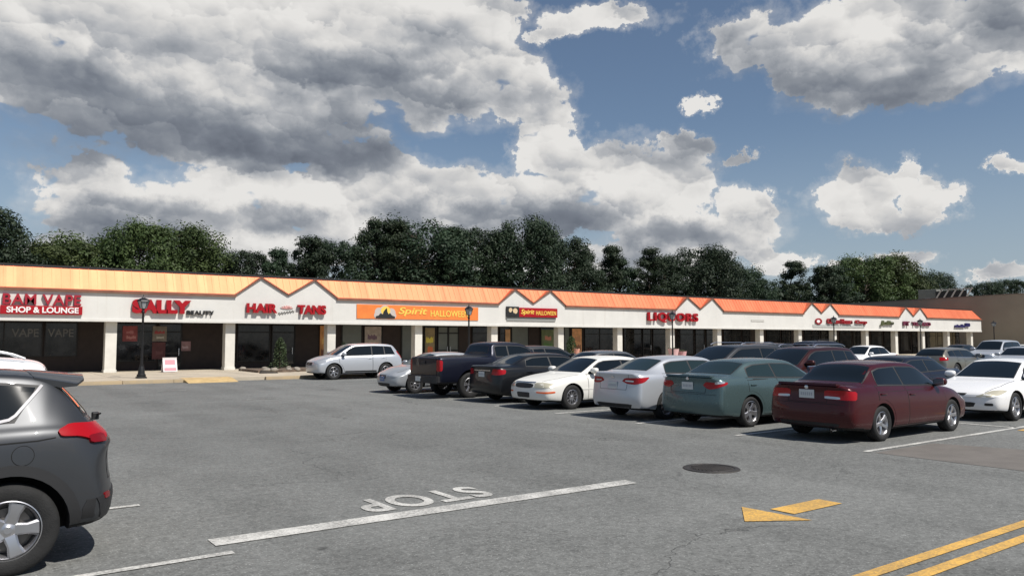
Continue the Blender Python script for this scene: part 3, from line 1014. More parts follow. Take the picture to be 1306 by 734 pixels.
def lamp_post():
    t = thing('lamp_post', '', 'street lamp', group='black lantern posts along the shop walkway')
    bm = bmesh.new()
    box(bm, -.20, .20, -.20, .20, 0, .07, .01)
    lathe(bm, [(.0, .07), (.19, .07), (.19, .16), (.15, .20), (.13, .40), (.10, .50), (.085, .56), (.095, .60), (.0, .60)], 16)
    obj('base', bm, M_LAMP, t, 35)
    bm = bmesh.new()
    lathe(bm, [(.0, .6), (.062, .6), (.05, 1.4), (.045, 2.86), (.07, 2.9), (.07, 2.95), (.04, 3.0), (.09, 3.08), (.0, 3.08)], 14)
    obj('pole', bm, M_LAMP, t, 35)
    bm = bmesh.new()
    lathe(bm, [(0, 3.082), (.13, 3.082), (.235, 3.40), (.0, 3.40)], 6)
    gl = obj('lantern', bm, M_LGLS, t, 20)
    bm = bmesh.new()
    for k in range(6):
        a = 2 * pi * k / 6
        A = Vector((.134 * cos(a), .134 * sin(a), 3.08)); B = Vector((.24 * cos(a), .24 * sin(a), 3.40))
        d = B - A
        mt = Matrix.Translation(A) @ d.to_track_quat('Z', 'Y').to_matrix().to_4x4()
        box(bm, -.011, .011, -.011, .011, 0, d.length, mtx=mt)
    lathe(bm, [(0, 3.402), (.29, 3.402), (.27, 3.44), (.16, 3.52), (.06, 3.56), (.04, 3.60), (.02, 3.62), (.032, 3.65), (.012, 3.69), (0, 3.74)], 6)
    obj('lantern_frame', bm, M_LAMP, gl, 20)
    return t


def copy_tree(o, parent=None):
    c = o.copy()
    COL.objects.link(c)
    c.parent = parent
    for ch in list(o.children):
        copy_tree(ch, c)
    return c


lp = lamp_post()
lab = ['black lantern lamp post in front of the big red letters, leftmost of the row',
       'black lantern lamp post at the right end of the long orange banner',
       'black lantern lamp post standing before the LIQUORS letters',
       'black lantern lamp post in front of the long dark red sign',
       'black lantern lamp post beside the small maroon sign under the last gables',
       'black lantern lamp post in front of the plain tan store wall']
for i, (u, v) in enumerate([(7.02, 37.56), (23.8, 36.9), (40.5, 36.9), (60.2, 36.9), (74.9, 37.0), (90.4, 36.9)]):
    o = lp if i == 0 else copy_tree(lp)
    o.location = (u, v, .15)
    o['label'] = lab[i]

# ------------------------------------------------------------------ bits on the walkway
def sandwich(u, v, rz, label, c1, c2, h=.72, w=.5):
    t = thing('sandwich_board', label, 'sign board', (u, v, .15), rz)
    for s in (-1, 1):
        bm = bmesh.new()
        mt = Matrix.Translation((0, -s * .02, h)) @ Matrix.Rotation(R(14 * s), 4, 'X')
        box(bm, -w / 2, w / 2, -.012, .012, -h, 0, .006, mtx=mt)
        p = obj('panel', bm, mat('board_' + str(c1[0]), c1, .5), t)
        if s < 0:
            bm = bmesh.new()
            mt2 = Matrix.Translation((0, .02, h)) @ Matrix.Rotation(R(-14), 4, 'X')
            box(bm, -w * .36, w * .36, -.018, -.0125, -h * .50, -h * .16, mtx=mt2)
            box(bm, -w * .42, w * .42, -.018, -.0125, -h * .93, -h * .72, mtx=mt2)
            obj('print', bm, mat('board_print_' + str(c2[0]), c2, .5), t)
    return t


sandwich(10.09 - .6, 43.6, R(8), 'white sandwich board with pink print on the walkway by the dark shop window', (.75, .70, .70), (.70, .28, .32), .76, .72)


def bush(u, v, h, r, label, kind='shrub', col=(.035, .055, .018), seed=1, n=1500, z0=.15):
    t = thing('shrub', label, kind, (u, v, z0))
    rr = random.Random(seed)
    bm = bmesh.new()
    for k in range(n):
        z = rr.random() ** .8
        rad = r * (1 - z) ** .7 * (0.9 + .25 * sin(7 * z + seed)) + .04
        a = rr.uniform(0, 2 * pi)
        q = rad * rr.uniform(.45, 1.05)
        c = Vector((q * cos(a), q * sin(a), z * h + .04))
        s = rr.uniform(.03, .07)
        d1 = Vector((rr.gauss(0, 1), rr.gauss(0, 1), rr.gauss(0, 1))).normalized() * s
        d2 = d1.cross(Vector((rr.gauss(0, 1), rr.gauss(0, 1), rr.gauss(0, 1)))).normalized() * s * .6
        quad(bm, c - d1, c - d2, c + d1, c + d2)
    obj('foliage', bm, mat('leaf_' + str(col[1]), col, .7, var=.45, vscale=6), t)
    bm = bmesh.new()
    lathe(bm, [(.05, -.05), (.04, h * .4), (.015, h * .9)], 7)
    obj('stem', bm, mat('bark', (.06, .045, .03), .9), t)
    return t


bush(14.95, 42.4, 1.75, .62, 'pointed evergreen shrub in the raised bed under the HAIR sign', seed=2)
bush(19.4, 44.0, 1.5, .55, 'dark shrub behind the hood of the silver crossover at the kerb', seed=5, col=(.03, .045, .02))
bush(37.9, 44.6, 1.9, .75, 'leafy green shrub between two columns left of the liquor shop', seed=8, col=(.04, .07, .02))
bush(54.0, 43.6, 1.0, .45, 'small cone shaped shrub before a column above the grey minivan', seed=9, col=(.02, .03, .018))
bush(72.5, 44.2, 1.6, .8, 'bushy shrub under the long dark red sign', seed=11, col=(.04, .05, .025))
# raised bed with pale stones
bed = thing('planting_bed', 'low mulch bed edged with pale stones under the HAIR sign', 'planter', (15.6, 41.6, .15))
bm = bmesh.new()
rr = random.Random(4)
P = [(-2.6 + 5.6 * k / 14, -1.5 + .25 * sin(k * 1.3)) for k in range(15)] + [(3.0 - 5.6 * k / 14, 1.6 + .2 * sin(k)) for k in range(15)]
prism(bm, P, 'z', 0, .12)
recalc(bm)
obj('mulch', bm, mat('mulch', (.13, .095, .07), .95, bump=.6, bscale=30, var=.35, vscale=8), bed)
for k in range(13):
    bm = bmesh.new()
    bmesh.ops.create_icosphere(bm, subdivisions=2, radius=1)
    for v in bm.verts: v.co *= rr.uniform(.85, 1.12)
    a = k / 13 * 5.2
    sx = rr.uniform(.09, .26)
    st_ = obj('edging_stone', bm, mat('pale_stone', (.27, .24, .20), .9, var=.2, vscale=3), bed, 50)
    st_.scale = (sx, rr.uniform(.12, .22), rr.uniform(.09, .17))
    st_.location = (-2.5 + a + rr.uniform(-.05, .05), (-1.35 if k % 3 else 1.2) + rr.uniform(-.15, .15), .12)
    st_.rotation_euler = (rr.uniform(-.2, .2), rr.uniform(-.2, .2), rr.uniform(0, 3))
bm = bmesh.new()
prism(bm, [(-.5, 0), (-.42, .16), (.35, .05), (.42, 0)], 'y', -.12, .12)
recalc(bm)
o = obj('parking_stop', bm, mat('stop_dark', (.05, .045, .04), .9))
o.location = (13.3, 39.2, .152)
tag(o, 'dark wedge shaped block lying on the walkway by the planting bed', 'block')
# pots
def pot(u, v, label, col, h=.9, r=.28):
    t = thing('planter_pot', label, 'planter', (u, v, .15))
    bm = bmesh.new()
    lathe(bm, [(0, 0), (r * .7, 0), (r * .8, h * .6), (r, h), (r * .88, h), (r * .8, h * .85), (0, h * .85)], 18)
    obj('pot', bm, mat('pot_' + str(col[1]), col, .6), t, 40)
    bm = bmesh.new()
    rr = random.Random(int(u))
    for k in range(120):
        a = rr.uniform(0, 6.28); q = r * rr.random()
        c = Vector((q * cos(a), q * sin(a), h * .86 + rr.random() * .22))
        d1 = Vector((rr.gauss(0, 1), rr.gauss(0, 1), rr.gauss(0, 1))).normalized() * .05
        d2 = d1.cross(Vector((rr.gauss(0, 1), rr.gauss(0, 1), 1))).normalized() * .03
        quad(bm, c - d1, c - d2, c + d1, c + d2)
    obj('plant', bm, mat('leaf_pot', (.06, .07, .03), .8), t)


pot(36.2, 42.0, 'slim salmon pink pot standing above the white sedan roof', (.62, .30, .22), 1.05, .22)
pot(46.4, 42.2, 'wide pale pink pot at the column foot below the LIQUORS letters', (.66, .42, .42), .95, .45)
pot(47.4, 42.2, 'pink pot right of the wide pale pot below the LIQUORS letters', (.60, .34, .36), .75, .38)

# ------------------------------------------------------------------ trees behind the strip
def leaf_mat(name, c1, c2):
    m = bpy.data.materials.new(name)
    m.use_nodes = True
    T = NT(m.node_tree)
    p = T.n('ShaderNodeBsdfPrincipled', {'Roughness': .62, 'Specular IOR Level': .3})
    tr = T.n('ShaderNodeBsdfTranslucent')
    P = T.n('ShaderNodeTexCoord').outputs['Object']
    f = T.ss(T.noise(P, .55, 5, .7), .32, .68)
    c = T.mix(f, (*c1, 1), (*c2, 1))
    oi = T.n('ShaderNodeObjectInfo')
    hs = T.n('ShaderNodeHueSaturation', {'Color': c, 'Value': T.m('ADD', .80, T.m('MULTIPLY', oi.outputs['Random'], .4)), 'Hue': T.m('ADD', .485, T.m('MULTIPLY', oi.outputs['Random'], .03))})
    T.put(p.inputs['Base Color'], hs.outputs[0])
    T.put(tr.inputs[0], hs.outputs[0])
    mx = T.n('ShaderNodeMixShader', {0: .22, 1: p.outputs[0], 2: tr.outputs[0]})
    T.n('ShaderNodeOutputMaterial', {0: mx.outputs[0]})
    return m


ML_BROAD = leaf_mat('leaf_broad', (.038, .062, .020), (.075, .105, .032))
ML_DARK = leaf_mat('leaf_dark', (.020, .036, .020), (.042, .066, .034))
ML_PINE = leaf_mat('leaf_pine', (.018, .032, .016), (.040, .060, .027))
M_BARK = mat('tree_bark', (.07, .055, .04), .95, bump=.5, bscale=10)


def limb(bm, a, b, r0, r1, seg=6):
    a, b = Vector(a), Vector(b)
    q = (b - a).to_track_quat('Z', 'Y').to_matrix()
    A = [bm.verts.new(a + q @ Vector((r0 * cos(2 * pi * k / seg), r0 * sin(2 * pi * k / seg), 0))) for k in range(seg)]
    B = [bm.verts.new(b + q @ Vector((r1 * cos(2 * pi * k / seg), r1 * sin(2 * pi * k / seg), 0))) for k in range(seg)]
    for k in range(seg):
        bm.faces.new((A[k], A[(k + 1) % seg], B[(k + 1) % seg], B[k]))


def make_tree(name, kind, h, w, seed, ml, ncl, nl, ls):
    """a tapered trunk with limbs, and leaf-sized faces gathered in clumps at the limb ends"""
    rr = random.Random(seed)
    t = thing(name, '', 'tree')
    tb = bmesh.new()
    segs = 6
    pth = [Vector((0, 0, -.2))]
    for k in range(1, segs + 1):
        pth.append(Vector((rr.gauss(0, .18) * k ** .5, rr.gauss(0, .18) * k ** .5, h * .93 * k / segs)))
    r0 = h * .022
    for k in range(segs):
        limb(tb, pth[k], pth[k + 1], r0 * (1 - k / segs) + .03, r0 * (1 - (k + 1) / segs) + .03, 8)

    def trunk_at(z):
        f = max(0, min(.999, z / (h * .93))) * segs
        i = int(f)
        return pth[i].lerp(pth[i + 1], f - i)
    clumps = []
    for k in range(ncl):
        a = rr.uniform(0, 2 * pi)
        if kind == 'broad':
            z = rr.uniform(.22, 1.0)
            prof = math.sqrt(max(0.03, 1 - ((z - .55) / .50) ** 2))
            q = w / 2 * prof * math.sqrt(rr.uniform(.15, 1)) * rr.uniform(.85, 1.18)
            cs = rr.uniform(.05, .15) * w
            fl = .8
        else:
            z = rr.uniform(.20, 1.0)
            prof = min(1, (1.03 - z) * 2.1 + .14) * (1 if kind == 'pine' else 1)
            z = round(z * 8) / 8 * .3 + z * .7
            q = w / 2 * prof * rr.uniform(.15, 1.08)
            cs = rr.uniform(.05, .14) * w
            fl = .75
        c = trunk_at(z * h) + Vector((q * cos(a), q * sin(a), rr.uniform(-.2, .2)))
        c.z = min(z * h, h * .985)
        clumps.append((c, cs, fl))
        if k % 2 == 0:
            limb(tb, trunk_at(max(.15 * h, c.z - q * .55)), c, .02 * w * .5 * (1.1 - z) + .03, .02)
    obj('trunk', tb, M_BARK, t, 60)
    # leaves with numpy
    rng = np.random.default_rng(seed)
    V = []
    for c, cs, fl in clumps:
        n = int(nl * rr.uniform(.7, 1.3))
        d = rng.normal(size=(n, 3))
        d /= np.linalg.norm(d, axis=1)[:, None]
        rad = cs * rng.uniform(.25, 1.0, n) ** .5 * rng.uniform(.8, 1.25, n)
        p = np.array(c) + d * rad[:, None] * np.array([1, 1, fl])
        nn_ = d + rng.normal(size=(n, 3)) * .38 + np.array([0, 0, .45])
        nn_ /= np.linalg.norm(nn_, axis=1)[:, None]
        t1 = np.cross(nn_, rng.normal(size=(n, 3)))
        t1 /= np.linalg.norm(t1, axis=1)[:, None]
        t2 = np.cross(nn_, t1)
        s = ls * rng.uniform(.6, 1.3, n)[:, None]
        V.append(np.stack([p - t1 * s, p - t2 * s * .55, p + t1 * s, p + t2 * s * .55], 1))
    V = np.concatenate(V).reshape(-1, 3)
    me = bpy.data.meshes.new('crown')
    nf = len(V) // 4
    me.vertices.add(len(V))
    me.vertices.foreach_set('co', V.ravel())
    me.loops.add(len(V))
    me.loops.foreach_set('vertex_index', np.arange(len(V), dtype=np.int32))
    me.polygons.add(nf)
    me.polygons.foreach_set('loop_start', np.arange(0, len(V), 4, dtype=np.int32))
    me.update(calc_edges=True)
    link('crown', me, ml, t)
    t['h'] = h
    return t


protos = {
    'b1': make_tree('broadleaf_tree', 'broad', 12, 10, 1, ML_BROAD, 150, 190, .13),
    'b2': make_tree('broadleaf_tree', 'broad', 10, 10, 2, ML_BROAD, 135, 190, .13),
    'b3': make_tree('broadleaf_tree', 'broad', 13, 11, 3, ML_DARK, 155, 190, .14),
    'd1': make_tree('broadleaf_tree', 'broad', 13, 9, 4, ML_DARK, 140, 180, .13),
    'p1': make_tree('pine_tree', 'pine', 15, 7.5, 5, ML_PINE, 160, 150, .12),
    'p2': make_tree('pine_tree', 'pine', 14, 7, 6, ML_PINE, 150, 150, .12),
    'p3': make_tree('pine_tree', 'pine', 12, 8, 7, ML_DARK, 150, 150, .13),
}
used = set()
# (kind, x, y, height, width factor, label)
TREES = [
    ('d1', 1.6, 72, 11.6, 1.0, 'dark rounded tree at the far left edge behind the roof'),
    ('b2', 6.4, 73, 9.3, 1.05, 'low green tree just right of the far left dark tree'),
    ('b2', 9.6, 75, 10.3, 1.0, 'light green bushy tree above the first shop sign'),
    ('b1', 13.0, 72, 11.3, .8, 'tall leafy tree rising above the first lamp post'),
    ('b1', 16.0, 73, 11.7, 1.0, 'tallest broad leafy tree left of the first twin gables'),
    ('b3', 19.4, 77, 10.2, .8, 'small dark tree filling the dip left of the first gable peak'),
    ('d1', 22.5, 74, 10.0, .75, 'low dark tree behind the first gable peak'),
    ('p3', 25.3, 73, 10.2, .7, 'short dark tree behind the second gable peak'),
    ('p3', 28.2, 72, 11.5, .8, 'pointed dark tree right of the first twin gables'),
    ('d1', 31.2, 73, 11.4, .85, 'dark tree with ragged top over the start of the orange banner'),
    ('p1', 34.8, 72, 13.9, .85, 'dark pine over the house mark of the orange banner, left of the two tallest'),
    ('p2', 37.6, 71, 13.7, 1.05, 'dark pine with flat layered top over the orange banner'),
    ('b3', 40.6, 73, 14.1, 1.0, 'tall dark tree over the middle of the orange banner'),
    ('p1', 43.8, 72, 13.9, 1.05, 'dark pine over the right part of the orange banner'),
    ('d1', 47.2, 73, 14.0, .9, 'dark tree above the second lamp post'),
    ('p2', 50.3, 72, 13.9, 1.1, 'pine left of the second twin gables'),
    ('b3', 53.0, 71, 15.2, .75, 'tall dark tree directly behind the second twin gables'),
    ('p1', 57.0, 73, 15.1, .9, 'pine just right of the second twin gables'),
    ('d1', 60.6, 72, 13.7, .8, 'dark tree right of the pines over the red box sign'),
    ('p3', 64.2, 73, 12.4, .95, 'lower dark tree in the dip before the liquor shop'),
    ('p2', 67.0, 72, 13.4, .85, 'dark pine standing alone above the dip before the liquor shop'),
    ('p3', 71.0, 74, 12.2, .9, 'dark tree above the left of the LIQUORS letters'),
    ('p1', 75.2, 72, 13.8, .9, 'pointed dark pine above the LIQUORS letters'),
    ('d1', 79.0, 73, 12.8, .9, 'dark tree just right of the pine above the LIQUORS letters'),
    ('b3', 84.5, 72, 14.3, .95, 'broad dark tree with rounded top over the third twin gables'),
    ('d1', 89.5, 73, 13.5, .85, 'dark tree right of the rounded tree over the third twin gables'),
    ('b3', 94.6, 73, 12.0, .85, 'last dark tree before the gap of sky'),
    ('p3', 98.8, 72, 10.6, .8, 'low dark tree at the left side of the gap of sky'),
    ('p2', 111.5, 76, 14.4, 1.1, 'spreading dark pine right of the gap of sky'),
    ('p3', 118.5, 74, 13.7, 1.0, 'dark tree above the fourth twin gables'),
    ('p3', 124.0, 76, 14.1, 1.0, 'dark bushy tree above the long dark red sign'),
    ('b1', 131.5, 74, 15.9, 1.0, 'tall green tree highest of the right hand group'),
    ('b1', 138.0, 75, 16.6, .95, 'tall green tree just right of the highest in the right hand group'),
    ('b3', 146.5, 76, 15.6, 1.0, 'dark tree left of the grey rooftop unit'),
    ('p3', 153.5, 77, 14.6, .9, 'sloping dark tree behind the grey rooftop unit'),
    ('b3', 167.5, 78, 15.2, .62, 'small round tree right of the white roof screen'),
    ('d1', 185, 77, 14.0, .9, 'faint tree above the tan store, left of the last one'),
    ('d1', 197, 77, 15.2, .85, 'faint tree above the tan store at the right edge'),
]
for i, (k, x, y, h, wf, label) in enumerate(TREES):
    p = protos[k]
    o = p if k not in used else copy_tree(p)
    used.add(k)
    sc = h / p['h']
    o.location = (x, y, 0)
    o.rotation_euler = (0, 0, (i * 2.399) % 6.283)
    o.scale = (sc * wf * 1.1, sc * wf * 1.1, sc)
    if len(o.children) and k in used and o is not p: pass
    o['label'] = label
    o['category'] = 'tree'
    o['group'] = 'trees standing behind the shopping strip'
    sc_ = o
for k in protos:
    if k not in used: raise RuntimeError(k)
for o in list(COL.objects):
    if 'h' in o.keys(): del o['h']
# undergrowth hedge line closing the view between the trunks
tb = bmesh.new()
rr = random.Random(77)
for k in range(26000):
    x = rr.uniform(-25, 215)
    y = rr.uniform(75, 84)
    z = rr.uniform(0, 1) ** .7 * (8.0 + 1.2 * sin(x * .35) + .9 * sin(x * .93 + 1))
    if x > 100: z *= 1.15
    s = rr.uniform(.3, .6)
    c = Vector((x, y, z))
    d1 = Vector((rr.gauss(0, 1), rr.gauss(0, 1), rr.gauss(0, 1))).normalized() * s
    d2 = d1.cross(Vector((rr.gauss(0, 1), rr.gauss(0, 1), rr.gauss(0, 1)))).normalized() * s * .6
    tb.faces.new([tb.verts.new(q) for q in (c - d1, c - d2, c + d1, c + d2)])
hd = obj('undergrowth', tb, ML_DARK)
tag(hd, 'dense dark undergrowth filling the ground between the trunks behind the strip', 'undergrowth', kind='stuff')

# ------------------------------------------------------------------ vehicles
def interp(tab, x):
    return float(np.interp(x, [t[0] for t in tab], [t[1] for t in tab]))


def body_meshes(sp, lvl):
    """Body cage: cross-sections along the car, subdivided; returns (smooth closed mesh, BVH)"""
    L, hw = sp['L'], sp['W'] / 2
    st = sp['st']
    nose, tail = sp['nose'], sp['tail']
    kf, kr = sp.get('kf', .30), sp.get('kr', .17)
    zw, zs = sp.get('zw', .58), sp.get('zs', .20)

    def place(s, y, z, bow=0):
        wf, wr = max(0, 1 - s / 1.1), max(0, 1 - (L - s) / .9)
        pf, pr_ = max(0, 1 - s / .5), max(0, 1 - (L - s) / .45)
        q = abs(y) / hw
        x = s + kf * q ** 3 * wf + interp(nose, z) * pf - kr * q ** 4 * wr - interp(tail, z) * pr_
        x += bow * q * q
        return Vector((L / 2 - x, y, z))
    rings = []
    for row in st:
        s, zt, yt, zb, yb, yw = row[:6]
        bow = row[6] if len(row) > 6 else 0
        cr = row[7] if len(row) > 7 else .03
        yt, yb, yw = yt * hw, yb * hw, yw * hw
        zsl = zs
        if s < .5: zsl += .05 * (1 - s / .5)
        if L - s < .6: zsl += sp.get('tailup', .08) * (1 - (L - s) / .6)
        p2 = (yt, zt - cr)
        p3 = (yb, zb)
        lp_ = lambda f: (p2[0] + (p3[0] - p2[0]) * f, p2[1] + (p3[1] - p2[1]) * f)
        ring = [(0, zt), (yt * .5, zt - cr * .22), (yt * .88, zt - cr * .66), p2, lp_(.14), lp_(.88), p3,
                (min(yw, yb + (yw - yb) * .75), zb - .075), (yw, zw + .04), (yw, zw - .14), (yw * .985, zs + .13), (yw * .94, zsl), (yw * .8, zsl - .01), (yw * .45, zsl - .01), (0, zsl - .01)]
        rings.append((s, bow, ring))
    bm = bmesh.new()
    NR = 15
    cr_layer = bm.edges.layers.float.new('crease_edge')
    grid = []
    for s, bow, ring in rings:
        rv = {}
        for i, (y, z) in enumerate(ring):
            for sg in (1, -1):
                if i in (0, NR - 1) and sg < 0:
                    rv[i, -1] = rv[i, 1]
                    continue
                rv[i, sg] = bm.verts.new(place(s, y * sg, z, bow))
        grid.append(rv)
    for a, b in zip(grid, grid[1:]):
        for i in range(NR - 1):
            for sg in (1, -1):
                q = (a[i, sg], a[i + 1, sg], b[i + 1, sg], b[i, sg])
                bm.faces.new(q if sg > 0 else q[::-1])
    # end caps: rows of (centre, mid, outer) joined to the end ring
    for gi, (s, bow, ring) in ((0, rings[0]), (len(rings) - 1, rings[-1])):
        rv = grid[gi]
        cent = {}
        for i in range(4, 11):
            y, z = ring[i]
            for fr in (0, .5, .88):
                for sg in (1, -1):
                    if fr == 0 and sg < 0:
                        cent[i, 0, -1] = cent[i, 0, 1]
                        continue
                    cent[i, fr, sg] = bm.verts.new(place(s, y * fr * sg, z, bow))
        for sg in (1, -1):
            rows = [[rv[0, sg], rv[1, sg], rv[2, sg], rv[3, sg]]]
            for i in range(4, 11):
                rows.append([cent[i, 0, sg], cent[i, .5, sg], cent[i, .88, sg], rv[i, sg]])
            rows.append([rv[14, sg], rv[13, sg], rv[12, sg], rv[11, sg]])
            for ra, rb in zip(rows, rows[1:]):
                for k in range(3):
                    q = (ra[k], ra[k + 1], rb[k + 1], rb[k])
                    bm.faces.new(q)
    recalc(bm)
    bm.normal_update()
    me = bpy.data.meshes.new('cage')
    bm.to_mesh(me)
    bm.free()
    o = bpy.data.objects.new('cage', me)
    COL.objects.link(o)
    md = o.modifiers.new('s', 'SUBSURF')
    md.levels = lvl
    md.render_levels = lvl
    dg = bpy.context.evaluated_depsgraph_get()
    sm = bpy.data.meshes.new_from_object(o.evaluated_get(dg))
    bpy.data.objects.remove(o)
    b2 = bmesh.new()
    b2.from_mesh(sm)
    bvh = BVHTree.FromBMesh(b2)
    b2.free()
    return sm, bvh


def cut_arches(sm, sp):
    L, hw = sp['L'], sp['W'] / 2
    bm = bmesh.new()
    ra = sp['arch']
    for s in (sp['fo'], sp['fo'] + sp['wb']):
        for sg in (1, -1):
            a, b = (hw - .36) * sg, (hw + .3) * sg
            n = 40
            pts = []
            for k in range(n):
                t = 2 * pi * k / n
                z = ra * sin(t)
                if z < 0: z *= 1.9
                pts.append((L / 2 - s + ra * cos(t), sp['R'] + .005 + z))
            prism(bm, pts, 'y', a, b)
    recalc(bm)
    cm = to_mesh(bm, 'cut')
    co = bpy.data.objects.new('cut', cm)
    COL.objects.link(co)
    o = bpy.data.objects.new('b', sm)
    COL.objects.link(o)
    md = o.modifiers.new('b', 'BOOLEAN')
    md.operation = 'DIFFERENCE'
    md.object = co
    md.solver = 'EXACT'
    dg = bpy.context.evaluated_depsgraph_get()
    me = bpy.data.meshes.new_from_object(o.evaluated_get(dg))
    bpy.data.objects.remove(o)
    bpy.data.objects.remove(co)
    return me


def clip(poly, p, n):
    """keep the part of polygon where (q-p).n >= 0"""
    out = []
    N = len(poly)
    for i in range(N):
        a, b = poly[i], poly[(i + 1) % N]
        da = (a[0] - p[0]) * n[0] + (a[1] - p[1]) * n[1]
        db = (b[0] - p[0]) * n[0] + (b[1] - p[1]) * n[1]
        if da >= 0: out.append(a)
        if (da >= 0) != (db >= 0):
            t = da / (da - db)
            out.append((a[0] + (b[0] - a[0]) * t, a[1] + (b[1] - a[1]) * t))
    return out


def rounded(poly, r=.25, it=2):
    for _ in range(it):
        out = []
        N = len(poly)
        for i in range(N):
            a, b = poly[i], poly[(i + 1) % N]
            out.append((a[0] + (b[0] - a[0]) * r, a[1] + (b[1] - a[1]) * r))
            out.append((b[0] - (b[0] - a[0]) * r, b[1] - (b[1] - a[1]) * r))
        poly = out
        r = .25
    return poly


def area(p):
    return sum(p[i][0] * p[(i + 1) % len(p)][1] - p[(i + 1) % len(p)][0] * p[i][1] for i in range(len(p))) / 2


def patch(name, poly, cell, fmap, bvh, off, m, parent, back=.012, cellb=None):
    """a panel laid on the body: 2D outline, cut into a grid, dropped on the surface and given an edge"""
    if len(poly) < 3 or abs(area(poly)) < 1e-5: return None
    if area(poly) < 0: poly = poly[::-1]
    bm = bmesh.new()
    bm.faces.new([bm.verts.new((a, b, 0)) for a, b in poly])
    cb = cellb or cell
    xs = [a for a, b in poly]
    ys = [b for a, b in poly]
    k = math.floor(min(xs) / cell) + 1
    while k * cell < max(xs):
        bmesh.ops.bisect_plane(bm, geom=bm.verts[:] + bm.edges[:] + bm.faces[:], plane_co=(k * cell, 0, 0), plane_no=(1, 0, 0)); k += 1
    k = math.floor(min(ys) / cb) + 1
    while k * cb < max(ys):
        bmesh.ops.bisect_plane(bm, geom=bm.verts[:] + bm.edges[:] + bm.faces[:], plane_co=(0, k * cb, 0), plane_no=(0, 1, 0)); k += 1
    bmesh.ops.triangulate(bm, faces=[f for f in bm.faces if len(f.verts) > 4])
    info = {}
    dead = []
    for v in bm.verts:
        o, d = fmap(v.co.x, v.co.y)
        h, n, _, _ = bvh.ray_cast(o, d)
        if h is None:
            h, n, _, _ = bvh.find_nearest(o + d * 2.0)
            if h is None:
                dead.append(v); continue
        if n.dot(d) > 0: n = -n
        v.co = h
        info[v] = (h, n.copy(), d)
    if dead: bmesh.ops.delete(bm, geom=dead, context='VERTS')
    # smooth the normals over neighbours so the panel keeps the body's curvature
    nn_ = {}
    for v in bm.verts:
        a = info[v][1].copy()
        for e in v.link_edges: a += info[e.other_vert(v)][1]
        nn_[v] = a.normalized()
    for v in bm.verts: v.co = info[v][0] + nn_[v] * off
    bm.normal_update()
    s = 0
    for f in bm.faces: s += f.normal.dot(info[f.verts[0]][2])
    if s > 0: bmesh.ops.reverse_faces(bm, faces=bm.faces)
    bd = [e for e in bm.edges if e.is_boundary]
    nv = {v: nn_[v] for e in bd for v in e.verts}
    r = bmesh.ops.extrude_edge_only(bm, edges=bd)
    new = [g for g in r['geom'] if isinstance(g, bmesh.types.BMVert)]
    for v in new:
        n = None
        for e in v.link_edges:
            ov = e.other_vert(v)
            if ov in nv and (ov.co - v.co).length < 1e-7:
                n = nv[ov]; break
        if n is None: n = Vector((0, 0, 0))
        v.co = v.co - n * (off + back)
    return obj(name, bm, m, parent, 40)


_wheel = {}


